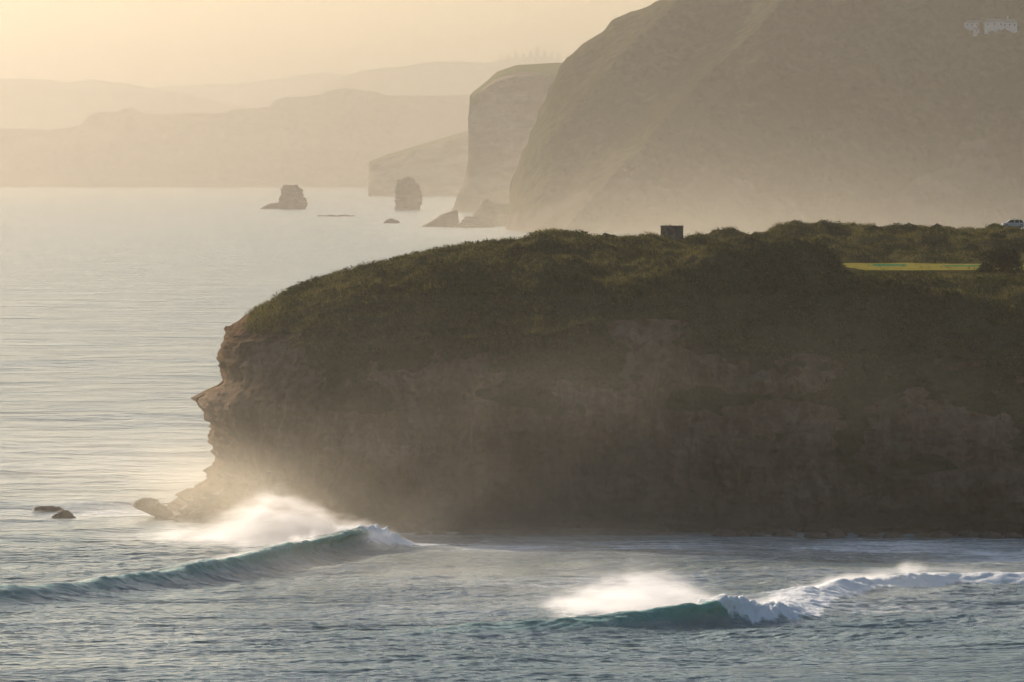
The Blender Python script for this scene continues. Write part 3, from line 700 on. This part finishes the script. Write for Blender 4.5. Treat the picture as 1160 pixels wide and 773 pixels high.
def mist_mat(name, color, g, fn, step=1.0):
    t = NT(name); tc = t.n('ShaderNodeTexCoord'); sp = t.n('ShaderNodeSeparateXYZ'); t.l(tc.outputs['Object'], sp.inputs[0])
    v = t.n('ShaderNodeVolumePrincipled'); v.inputs['Color'].default_value = color; v.inputs['Anisotropy'].default_value = g
    t.l(fn(t, tc.outputs['Object'], sp.outputs[0], sp.outputs[1], sp.outputs[2]), v.inputs['Density'])
    t.l(v.outputs[0], t.out.inputs['Volume'])
    t.m.cycles.volume_step_rate = step
    return t.m
def gauss(t, terms, amp):
    """terms: (socket, centre, radius)"""
    e = None
    for so, c, r in terms:
        q = t.math('DIVIDE', t.math('SUBTRACT', so, c), r); q = t.math('MULTIPLY', q, q)
        e = q if e is None else t.math('ADD', e, q)
    return t.math('MULTIPLY', t.math('EXPONENT', t.math('MULTIPLY', e, -1.0)), amp)
def sub_noise(t, vec, scale, stretch, detail=3, rough=0.55, rot=(0, 0, 0)):
    mp = t.n('ShaderNodeMapping'); mp.inputs['Scale'].default_value = stretch; mp.inputs['Rotation'].default_value = rot
    t.l(vec, mp.inputs['Vector'])
    return t.noise(mp.outputs[0], scale, detail, rough)

# mist lying at the foot of the great hill
def far_mist(t, vec, x, y, z):
    n = sub_noise(t, vec, 0.0035, (1, 1, 2.0))
    fall = t.math('EXPONENT', t.math('MULTIPLY', z, -1 / 38.0))
    xf = t.math('MULTIPLY', t.ramp(x, -150, 150), t.ramp(x, 260, 1000, 1.0, 0.25))
    yf = t.math('MULTIPLY', t.ramp(y, 3200, 3900), t.ramp(y, 5200, 6200, 1.0, 0.0))
    d = t.math('MULTIPLY', t.math('MULTIPLY', fall, xf), yf)
    return t.math('MULTIPLY', t.math('MULTIPLY', d, t.ramp(n, 0.25, 0.75, 0.6, 1.3)), 6.5e-4)
put('mist', box_mesh('mist', -450, 2200, 3150, 6250, -1.5, 190), mist_mat('coastal_mist', rgb(0.80, 0.74, 0.62), 0.78, far_mist, 1.0),
    label='pale sea mist lying low along the foot of the great hill', cat='mist', kind='stuff')

# salt mist drifting against the near cliff
def near_mist(t, vec, x, y, z):
    n = sub_noise(t, vec, 0.085, (0.6, 0.6, 1.0), 2)
    parts = []
    for px, py, Y, rx, ry, rz, amp in ((248, 556, 800, 10, 16, 8.5, 0.0055), (330, 575, 782, 16, 14, 5.5, 0.0085), (520, 582, 774, 24, 12, 6.0, 0.0085), (700, 598, 770, 26, 12, 5.0, 0.0055), (560, 540, 774, 62, 12, 14, 0.0036)):
        X = X_at(px, Y); Z = Z_at(py, Y)
        parts.append(gauss(t, [(x, X, rx), (y, Y, ry), (z, max(Z, 0.5), rz)], amp))
    s = parts[0]
    for p in parts[1:]: s = t.math('ADD', s, p)
    return t.math('MULTIPLY', s, t.ramp(n, 0.30, 0.72, 0.7, 2.6))
put('mist', box_mesh('mist', -95, 90, 741.7, 846, -0.4, 33.3), mist_mat('salt_mist', rgb(0.92, 0.86, 0.74), 0.78, near_mist, 0.7),
    label='golden salt mist drifting against the foot of the near cliff', cat='mist', kind='stuff')

# thin salt mist over the broken water of the bay and off the point
def bay_mist(t, vec, x, y, z):
    n = sub_noise(t, vec, 0.06, (1.0, 0.5, 1.0), 4, 0.6)
    fall = t.math('EXPONENT', t.math('MULTIPLY', z, -1 / 2.2))
    a = gauss(t, [(x, 2.0, 24.0), (y, 690.0, 34.0)], 0.008)
    b = gauss(t, [(x, -24.0, 16.0), (y, 715.0, 30.0)], 0.004)
    c = gauss(t, [(x, 44.0, 14.0), (y, 668.0, 22.0)], 0.005)
    return t.math('MULTIPLY', t.math('MULTIPLY', t.math('ADD', t.math('ADD', a, b), c), fall), t.ramp(n, 0.32, 0.70, 0.15, 1.5))
put('mist', box_mesh('mist', -63, 85, 616.3, 726.4, -0.17, 9.3), mist_mat('bay_mist', rgb(0.95, 0.92, 0.86), 0.75, bay_mist, 0.8),
    label='thin salt mist drifting over the broken water of the bay', cat='mist', kind='stuff')
def point_mist(t, vec, x, y, z):
    n = sub_noise(t, vec, 0.03, (1.0, 0.5, 1.0), 4, 0.6)
    fall = t.math('EXPONENT', t.math('MULTIPLY', z, -1 / 2.6))
    a = gauss(t, [(x, -75.0, 55.0), (y, 940.0, 70.0)], 0.007)
    return t.math('MULTIPLY', t.math('MULTIPLY', a, fall), t.ramp(n, 0.32, 0.70, 0.2, 1.5))
put('mist', box_mesh('mist', -201, -31, 866.7, 1131, -0.23, 11.4), mist_mat('point_mist', rgb(0.95, 0.92, 0.86), 0.78, point_mist, 0.8),
    label='pale salt mist over the open water beyond the point', cat='mist', kind='stuff')

# spray torn off the wave crests by the wind
def float_curve(t, fac, pts):
    n = t.n('ShaderNodeFloatCurve'); c = n.mapping.curves[0]
    while len(c.points) > 2: c.points.remove(c.points[1])
    c.points[0].location = pts[0]; c.points[-1].location = pts[-1]
    for p in pts[1:-1]: c.points.new(*p)
    for p in c.points: p.handle_type = 'AUTO_CLAMPED'
    n.mapping.use_clip = False; n.mapping.update()
    t.l(fac, n.inputs['Value'])
    return n.outputs[0]
def plume(env, yw, dens, soft, label, seedrot, wind=0.35, g=0.72, rise=1.25):
    """env: (px, py of the upper edge, Y of the middle, density factor), ordered by px"""
    xs = np.array([X_at(a, Y) for a, b, Y, d in env]); hz = np.array([max(Z_at(b, Y), 0.05) * rise for a, b, Y, d in env])
    ys = np.array([Y for a, b, Y, d in env]); ds = np.array([d for a, b, Y, d in env])
    x0, x1 = xs.min(), xs.max(); H = hz.max() * 1.25; y0, y1 = ys.min() - 1, ys.max() + 1
    un = (xs - x0) / (x1 - x0)
    def fn(t, vec, x, y, z):
        ym = (y0 + y1) / 2
        xx = t.math('ADD', x, t.math('MULTIPLY', t.math('SUBTRACT', y, ym), 0.0))
        u = t.math('DIVIDE', t.math('SUBTRACT', xx, x0), x1 - x0, clamp=True)
        h = t.math('MULTIPLY', float_curve(t, u, [(a, b / H) for a, b in zip(un, hz)]), H)
        yc = t.math('ADD', t.math('MULTIPLY', float_curve(t, u, [(a, (b - y0) / (y1 - y0)) for a, b in zip(un, ys)]), y1 - y0), y0)
        dd = float_curve(t, u, list(zip(un, ds)))
        st = sub_noise(t, vec, 0.55, (0.45, 0.5, 1.5), 5, 0.62, (0, wind, seedrot))
        lg = sub_noise(t, vec, 0.20, (0.8, 0.8, 1.1), 3, 0.55, (0, wind, seedrot))
        h = t.math('MULTIPLY', h, t.ramp(lg, 0.25, 0.75, 0.80, 1.12))
        q = t.math('DIVIDE', t.math('SUBTRACT', y, yc), yw); ywt = t.math('EXPONENT', t.math('MULTIPLY', t.math('MULTIPLY', q, q), -1.0))
        # the plume thins away from its middle depth
        top = t.math('MULTIPLY', h, t.math('ADD', t.math('MULTIPLY', ywt, 0.75), 0.25))
        a = t.ramp(t.math('SUBTRACT', top, z), -0.15, soft)
        zz = t.math('DIVIDE', z, H)
        vert = t.ramp(zz, 0.0, 0.95, 1.25, 0.55)
        d = t.math('MULTIPLY', t.math('MULTIPLY', a, ywt), t.math('MULTIPLY', dd, vert))
        d = t.math('MULTIPLY', d, t.ramp(st, 0.34, 0.66, 0.06, 2.0))
        return t.math('MULTIPLY', d, dens)
    me = box_mesh('spray', x0, x1, y0 - yw * 2, y1 + yw * 2, 0.02, H * 1.02)
    put('spray', me, mist_mat('wind_blown_spray', rgb(0.95, 0.96, 1.0), g, fn), label=label, cat='spray', kind='stuff')
plume([(90, 600, 777, 0.0), (150, 597, 774, 0.22), (200, 591, 771, 0.45), (235, 585, 769, 0.65), (260, 576, 767, 0.85), (285, 564, 764, 1.0), (315, 557.5, 761, 1.0), (340, 564, 760, 1.0), (360, 573, 759, 1.0), (385, 586, 758.5, 0.95), (405, 589, 758, 0.85), (430, 594, 757, 0.6), (455, 606, 756, 0.3), (475, 617, 755, 0.0)],
      8.0, 0.17, 3.0, 'white spray plume blown back off the wave by the point', 0.3)
plume([(470, 701, 662, 0.0), (520, 698, 657, 0.22), (580, 688, 653, 0.6), (630, 673, 649, 0.8), (670, 660, 646, 0.85), (700, 648, 644, 0.95), (735, 642, 641, 1.0), (760, 648, 639, 1.0), (780, 659, 637, 1.0), (800, 669, 635, 0.9), (830, 674, 637, 0.8), (870, 682, 639, 0.55), (900, 699, 640, 0.0)],
      9.0, 0.13, 2.6, 'white spray plume blown back off the wave in the bay', 0.3)
plume([(850, 682, 652, 0.0), (890, 668, 660, 0.7), (930, 657, 672, 0.9), (970, 649, 686, 0.9), (1005, 644, 694, 0.8), (1035, 634, 702, 0.7), (1055, 637, 705, 0.4), (1085, 640, 704, 0.35), (1160, 645, 703, 0.25), (1220, 655, 703, 0.0)],
      4.5, 0.22, 1.4, 'thin low spray trailing from the broken whitewater line', 0.3)
plume([(200, 640, 700, 0.0), (250, 630, 712, 0.35), (300, 619, 724, 0.7), (345, 606, 742, 1.0), (380, 594, 757, 0.8), (400, 600, 758, 0.0)],
      2.2, 0.25, 0.6, 'fine spray streaming along the green wave crest towards the point', 0.3)

# ------------------------------------------------------------------ turf, path and plants on the headland
def sheet_from_rows(name, t0, t1, px0, px1, lift, mat, label, cat, step=1):
    r = np.nonzero((HT[:, 0] >= t0) & (HT[:, 0] <= t1))[0]
    c = np.nonzero((HV[r[0], :, 0] >= X_at(px0, 900)) & (HV[r[0], :, 0] <= X_at(px1, 900)))[0]
    V = HV[np.ix_(r, c)].copy(); V[..., 2] += lift
    put(name, np_mesh(name, V, grid_faces(len(r), len(c))), mat, label=label, cat=cat, kind='structure')
sheet_from_rows('fairway', 5.02, 5.97, 966, 2000, 0.07, M_TURF, 'sunlit strip of mown turf between the dunes', 'turf')
sheet_from_rows('putting_green', 5.74, 5.92, 1003, 1044, 0.10, M_GREEN, 'short blue-green patch at the far edge of the mown turf', 'turf')
sheet_from_rows('putting_green', 5.66, 5.84, 1082, 1136, 0.10, M_GREEN, 'long blue-green patch on the mown turf beside the round bush', 'turf')

rngv = np.random.RandomState(11)
def scatter_top(n, want):
    """random points on the visible top of the headland; want(T, X, Y) -> probability"""
    A, B, C = HV[:-1, :-1], HV[:-1, 1:], HV[1:, :-1]
    ar = np.linalg.norm(np.cross(B - A, C - A), axis=-1)
    t = HT[:-1, :-1]; pr = want(t, A[..., 0], A[..., 1], HVEG[:-1, :-1], HTERR[:-1, :-1]) * ar
    pr[A[..., 0] > 92] = 0
    p = (pr / pr.sum()).ravel()
    i = rngv.choice(len(p), n, p=p)
    r, c = np.unravel_index(i, pr.shape)
    a, b = rngv.rand(n, 1), rngv.rand(n, 1)
    P = HV[r, c] * (1 - a - b + a * b) + HV[r, c + 1] * a * (1 - b) + HV[r + 1, c] * (1 - a) * b + HV[r + 1, c + 1] * a * b
    return P
def grassy(t, X, Y, v, te):
    n = fbm(X / 8, Y / 8, 5.0, 3, 205)
    return (t > 0.95) * (t < 7.3) * sstep(0.35, 0.7, v) * (1 - 0.99 * (te > 0.3)) * (0.45 + 1.3 * sstep(-0.1, 0.4, n))
def bushy(t, X, Y, v, te):
    n = fbm(X / 7, Y / 7, 9.0, 3, 206)
    return (t > 0.6) * (t < 7.3) * sstep(0.25, 0.6, v) * (te < 0.2) * (0.04 + sstep(0.02, 0.35, n))
def blades(P, per, hmin, hmax, wid):
    n = len(P) * per
    base = np.repeat(P, per, 0) + np.c_[rngv.normal(0, 0.16, (n, 2)), np.full(n, -0.05)]
    h = rngv.uniform(hmin, hmax, n); th = rngv.uniform(0, 2 * pi, n)
    lean = np.c_[rngv.normal(-0.32, 0.30, n) * h, rngv.normal(0.10, 0.30, n) * h]
    w = rngv.uniform(0.6, 1.2, n) * wid
    d = np.c_[np.cos(th) * w, np.sin(th) * w, np.zeros(n)]
    top = base + np.c_[lean, h]
    V = np.stack([base - d, base + d, top], 1).reshape(-1, 3)
    return V, np.arange(n * 3).reshape(-1, 3)
V, F = blades(scatter_top(42000, grassy), 6, 0.30, 0.75, 0.045)
put('tussock_grass', np_mesh('tussock_grass', V, F, False), M_TUFT, label='wind-combed tussock grass covering the headland top', cat='grass', kind='stuff')
def leaves(C, R, n, size):
    """n leaf quads round each centre C with radius R, more of them near the surface"""
    m = len(C) * n
    d = rngv.normal(size=(m, 3)); d[:, 2] = np.abs(d[:, 2]) * 0.9 - 0.15; d /= np.linalg.norm(d, axis=1)[:, None]
    rr = np.repeat(R, n)[:, None] * rngv.uniform(0.55, 1.05, (m, 1))
    p = np.repeat(C, n, 0) + d * rr * np.array([1.15, 1.15, 0.8])
    a = rngv.normal(size=(m, 3)); a /= np.linalg.norm(a, axis=1)[:, None]
    b = np.cross(a, rngv.normal(size=(m, 3))); b /= np.linalg.norm(b, axis=1)[:, None] + 1e-9
    sz = (size * rngv.uniform(0.6, 1.3, m))[:, None]
    V = np.stack([p - a * sz, p + b * sz * 0.6, p + a * sz, p - b * sz * 0.6], 1).reshape(-1, 3)
    return V, np.arange(m * 4).reshape(-1, 4)
P = scatter_top(12500, bushy)
V, F = leaves(P + np.array([0, 0, 0.1]), rngv.uniform(0.35, 0.95, len(P)), 16, 0.15)
put('scrub', np_mesh('scrub', V, F, False), M_SCRUB, label='low dark green coastal scrub matted over the dunes', cat='scrub', kind='stuff')

def tube(p0, p1, r0, r1, n=6):
    p0, p1 = np.array(p0, float), np.array(p1, float); d = p1 - p0; d /= np.linalg.norm(d)
    u = np.cross(d, (0.3, 0.9, 0.1)); u /= np.linalg.norm(u); v = np.cross(d, u)
    th = np.linspace(0, 2 * pi, n, endpoint=False)
    a = p0 + r0 * (np.cos(th)[:, None] * u + np.sin(th)[:, None] * v); b = p1 + r1 * (np.cos(th)[:, None] * u + np.sin(th)[:, None] * v)
    return np.r_[a, b], grid_faces(2, n, True)
def join(parts):
    Vs, Fs, o = [], [], 0
    for v, f in parts:
        Vs.append(v); Fs.append(f + o); o += len(v)
    return np.concatenate(Vs), np.concatenate(Fs)
def shrub(px, Y, w, h, label, group=None, mat=None, sink=0.2, nl=900):
    x = X_at(px, Y); z = ground(x, Y) - sink
    e = put('shrub', None, label=label, cat='shrub', group=group, loc=(x, Y, z))
    nlobe = max(5, int(w * 2.2))
    C = np.c_[rngv.uniform(-1, 1, nlobe) * w * 0.33, rngv.uniform(-1, 1, nlobe) * w * 0.3, rngv.uniform(0.25, 0.72, nlobe) * h]
    C[0] = (0, 0, h * 0.68)
    C[:, 2] *= 1 - 0.5 * (np.abs(C[:, 0]) / (w * 0.5)) ** 2
    R = rngv.uniform(0.2, 0.34, nlobe) * min(w, h * 1.4)
    lv = leaves(C, R, max(40, nl // nlobe), 0.16)
    put('foliage', np_mesh('foliage', lv[0], lv[1], False), mat or M_DARKLEAF, e)
    st = [tube((rngv.normal(0, 0.1), rngv.normal(0, 0.1), -0.4), c, 0.08, 0.03) for c in C[:6]]
    st = join(st)
    put('stem', np_mesh('stem', *st), M_STEM, e)
    return e
shrub(1140, 868, 6.6, 5.2, 'large dark round bush at the front edge of the mown turf', nl=5200, sink=0.9)
shrub(1118, 866, 2.8, 2.2, 'small bush leaning against the large dark round bush', nl=1200)
shrub(686, 870, 4.4, 1.1, 'dark humped shrub breaking the skyline seaward of the concrete hut', nl=900)
for px, Y, w, h in ((560, 858, 2.0, 0.8), (598, 866, 2.4, 0.9), (640, 868, 2.2, 0.8), (722, 878, 2.0, 0.7), (800, 890, 2.2, 0.8)):
    shrub(px, Y, w, h, 'low shrub on the grassy skyline of the headland', 'shrubs along the headland skyline', nl=600)
for px, Y, w, h in ((905, 1012, 3.2, 1.2), (950, 1010, 3.6, 1.4), (990, 1012, 3.4, 1.3), (1030, 1014, 4.2, 1.7), (1062, 1010, 3.2, 1.3), (1092, 1012, 3.8, 1.8), (1010, 985, 3.2, 1.4), (1055, 980, 3.6, 1.4), (1100, 984, 3.4, 1.5), (965, 985, 3.0, 1.2), (1130, 990, 3.4, 1.4), (1128, 1012, 2.6, 1.0)):
    shrub(px, Y, w, h, 'low rounded shrub on the dune behind the mown turf', 'shrubs on the rear dune', M_SCRUB, nl=1000)

# worn path down the slope in front of the turf
pp = []
for a, b in zip(np.linspace(1096, 1136, 26), np.linspace(864, 842, 26)):
    x = X_at(a, b) ; pp.append([(x - 0.35, b, ground(x, b) + 0.10), (x + 0.35, b + 0.2, ground(x, b) + 0.10)])
put('path', np_mesh('path', np.array(pp), grid_faces(26, 2)), M_PATH, label='thin worn path running down the slope from the mown turf', cat='path', kind='structure')

# ------------------------------------------------------------------ hut, houses, vehicles, far trees
def prism(pts, y0, y1):
    """profile (x,z) extruded along y, closed"""
    n = len(pts); a = np.array([(p[0], y0, p[1]) for p in pts]); b = np.array([(p[0], y1, p[1]) for p in pts])
    return np.r_[a, b], n
def prism_obj(name, pts, y0, y1, mat, parent, bevel=0.0):
    v, n = prism(pts, y0, y1)
    me = bpy.data.meshes.new(name)
    f = [tuple(range(n)), tuple(range(2 * n - 1, n - 1, -1))] + [(i, i + n, (i + 1) % n + n, (i + 1) % n) for i in range(n)]
    me.from_pydata([tuple(p) for p in v], [], f); me.update()
    o = put(name, me, mat, parent)
    if bevel:
        m = o.modifiers.new('bevel', 'BEVEL'); m.width = bevel; m.segments = 2
    return o
def bx(name, x0, x1, y0, y1, z0, z1, mat, parent, bevel=0.0):
    return prism_obj(name, [(x0, z0), (x1, z0), (x1, z1), (x0, z1)], y0, y1, mat, parent, bevel)

hy = 878.0; hx = X_at(761, hy); hz = Z_at(267.5, hy)
hut = put('hut', None, label='small square concrete hut with a flat roof on the headland skyline', cat='hut', loc=(hx, hy, hz - 1.2))
hw = 13 / FPX * hy; ht = Z_at(255.6, hy) - hz + 1.2
bx('wall', -hw + 0.04, hw - 0.04, -1.6, 1.6, 0, ht - 0.16, M_CONC, hut, 0.02)
rf = bx('roof', -hw, hw, -1.7, 1.7, ht - 0.16, ht, M_CONC, hut, 0.03)
for vx, r in ((-0.86, 0.13), (-0.28, 0.16)):
    bx('vent', vx - r, vx + r, -0.6 - r, -0.6 + r, ht, ht + r * 0.9, M_CONC, rf, 0.03)
M_DARK = simple_mat('dark_opening', (0.02, 0.018, 0.016), (0.03, 0.027, 0.024), 3.0)
bx('door', 0.45, 1.15, -1.64, -1.595, 0.0, ht - 0.45, simple_mat('rusted_door', (0.10, 0.075, 0.06), (0.16, 0.12, 0.09), 4.0), hut)

M_HWALL = simple_mat('pale_weatherboard', (0.55, 0.55, 0.56), (0.68, 0.68, 0.68), 0.6)
M_HROOF = simple_mat('grey_roof_sheet', (0.30, 0.29, 0.29), (0.40, 0.39, 0.39), 0.5)
M_GLASS = simple_mat('window_glass', (0.03, 0.035, 0.04), (0.05, 0.055, 0.06), 1.0, 0.1, 0.6)
def hill_point(px, py):
    X, Y, Z = HILL
    qx = X / Y * FPX + IMW / 2; qy = HORIZON - (Z - CAM_Z) / Y * FPX
    i = np.argmin((qx - px) ** 2 + (qy - py) ** 2 + np.where(Y > 5500, 1e6, 0))
    return X.flat[i], Y.flat[i], Z.flat[i]
def house(px, py, w, d, h, rh, label, chimney, nwin, rz=0.0):
    x, y, z = hill_point(px, py)
    e = put('house', None, label=label, cat='house', loc=(x, y - 1.0, z)); e.rotation_euler.z = rz
    bx('wall', -w / 2, w / 2, -d / 2, d / 2, -6.0, h, M_HWALL, e)
    rf = prism_obj('roof', [(-w / 2 - 0.5, h), (w / 2 + 0.5, h), (w / 2 - rh * 0.9, h + rh), (-w / 2 + rh * 0.9, h + rh)], -d / 2 - 0.5, d / 2 + 0.5, M_HROOF, e)
    if chimney is not None: bx('chimney', chimney - 0.7, chimney + 0.7, -0.7, 0.7, h + rh * 0.4, h + rh + 2.6, M_HWALL, rf)
    for k in range(nwin):
        cx = -w / 2 + w * (k + 0.5) / nwin
        wd = bx('window', cx - 0.75, cx + 0.75, -d / 2 - 0.12, -d / 2 - 0.003, h * 0.45, h * 0.78, M_HWALL, e)
        bx('pane', cx - 0.6, cx + 0.6, -d / 2 - 0.17, -d / 2 - 0.125, h * 0.48, h * 0.75, M_GLASS, wd)
    return e
house(1103, 31.5, 17, 8, 3.6, 2.4, 'long low pale house high on the great hill', None, 4)
house(1126, 31.5, 17, 9, 4.4, 3.0, 'pale house with grey roof beside the chimneyed house on the hill', None, 3)
house(1143, 31.5, 13, 9, 4.6, 3.0, 'pale house with one tall chimney high on the great hill', -1.5, 3)
house(1105, 37.5, 5.5, 4.5, 3.2, 1.2, 'small pale shed just below the long low house', None, 1)

def wheel(parent, x, y, r=0.32):
    th = np.linspace(0, 2 * pi, 20, endpoint=False)
    ty = prism_obj('wheel', [(x + r * cos(a), r + r * sin(a)) for a in th], y - 0.1, y + 0.1, M_TYRE, parent)
    prism_obj('rim', [(x + r * 0.6 * cos(a), r + r * 0.6 * sin(a)) for a in th], y - 0.115, y - 0.102, M_RIM, ty)
M_TYRE = simple_mat('tyre_rubber', (0.015, 0.015, 0.015), (0.03, 0.03, 0.03), 5.0)
M_RIM = simple_mat('wheel_metal', (0.35, 0.35, 0.35), (0.45, 0.45, 0.45), 5.0, 0.4, 0.5)
def car_paint(name, c):
    t = NT(name); p = t.bsdf(rgb(*c), 0.28, 0.5); p.inputs['Coat Weight'].default_value = 0.6
    return t.surf(p)
def vehicle(name, px, Y, body, cabin, wins, roof, wb, mat, label, cat, topz):
    x = X_at(px, Y)
    H = max(p[1] for p in roof)
    e = put(name, None, label=label, cat=cat, loc=(x, Y, topz - H))
    prism_obj('body', body, -0.85, 0.85, mat, e, 0.05)
    prism_obj('cabin', cabin, -0.74, 0.74, M_GLASS, e, 0.04)
    prism_obj('roof', roof, -0.76, 0.76, mat, e, 0.02)
    for w in wins: prism_obj('pillar', w, -0.77, -0.735, mat, e)
    for wx in wb:
        for wy in (-0.78, 0.78): wheel(e, wx, wy)
    return e
silver = car_paint('silver_paint', (0.45, 0.45, 0.46)); white = car_paint('white_paint', (0.75, 0.75, 0.74))
vehicle('car', 1148, 1031, [(-2.1, 0.3), (2.1, 0.3), (2.15, 0.85), (1.9, 0.92), (-1.2, 0.95), (-2.05, 0.8)], [(-1.35, 0.94), (1.75, 0.93), (1.5, 1.42), (-0.55, 1.44)],
        [[(0.1, 0.93), (0.22, 0.93), (0.22, 1.44), (0.1, 1.44)], [(0.95, 0.93), (1.07, 0.93), (1.02, 1.44), (0.92, 1.44)]],
        [(-1.0, 1.30), (-0.55, 1.42), (0.2, 1.47), (1.1, 1.45), (1.55, 1.38), (1.5, 1.45), (1.05, 1.52), (0.2, 1.545), (-0.6, 1.49)], (-1.35, 1.35), silver, 'parked car with a sunlit curved roof showing over the rear dune', 'car', Z_at(248.6, 1031))
vehicle('van', 1171.5, 1034, [(-2.3, 0.3), (2.3, 0.3), (2.3, 1.25), (-1.7, 1.25), (-2.3, 0.95)], [(-1.6, 1.25), (2.2, 1.25), (2.1, 1.85), (-1.2, 1.85)],
        [[(-0.7, 1.25), (-0.5, 1.25), (-0.5, 1.85), (-0.7, 1.85)], [(0.6, 1.25), (0.8, 1.25), (0.8, 1.85), (0.6, 1.85)]],
        [(-1.25, 1.85), (2.15, 1.85), (2.1, 2.0), (-1.1, 2.0)], (-1.5, 1.5), white, 'white van parked beside the car behind the rear dune', 'van', Z_at(249.5, 1034))

M_PINE = leaf_material('pine_needles', (0.02, 0.025, 0.012), (0.04, 0.045, 0.02), 0.1)
def pine(px, py_base, py_top, wpx, label):
    Y = 30700.0; x = X_at(px, Y); z0 = Z_at(py_base, Y) - 10; h = Z_at(py_top, Y) - z0
    e = put('pine_tree', None, label=label, cat='tree', group='tall trees on the faint wooded ridge', loc=(x, Y, z0))
    tr = tube((0, 0, -12), (0, 0, h * 0.9), h * 0.025, h * 0.008, 8)
    put('trunk', np_mesh('trunk', *tr), M_STEM, e)
    m = 260; w = wpx / FPX * Y * 0.5
    f = rngv.uniform(0.15, 1.0, m); rr = w * (1.05 - f * 0.75) * np.sqrt(rngv.uniform(0.1, 1, m)) * (0.8 + 0.3 * np.sin(f * 19 + px)); th = rngv.uniform(0, 2 * pi, m)
    c = np.c_[rr * np.cos(th), rr * np.sin(th), f * h]
    lv = leaves(c, np.full(m, w * 0.18), 5, w * 0.14)
    put('crown', np_mesh('crown', lv[0], lv[1], False), M_PINE, e)
for px, pb, pt, w in ((567, 71, 63, 6), (576, 70, 61, 7), (584, 68, 59, 8), (593, 67, 60, 7), (601, 67, 58, 8), (609, 67, 53, 9), (617, 68, 57, 8), (625, 69, 60, 8), (633, 70, 62, 8)):
    pine(px, pb, pt, w, 'tallest tree of the knot on the faint ridge' if px == 609 else 'tall dark tree in the knot on the faint ridge')
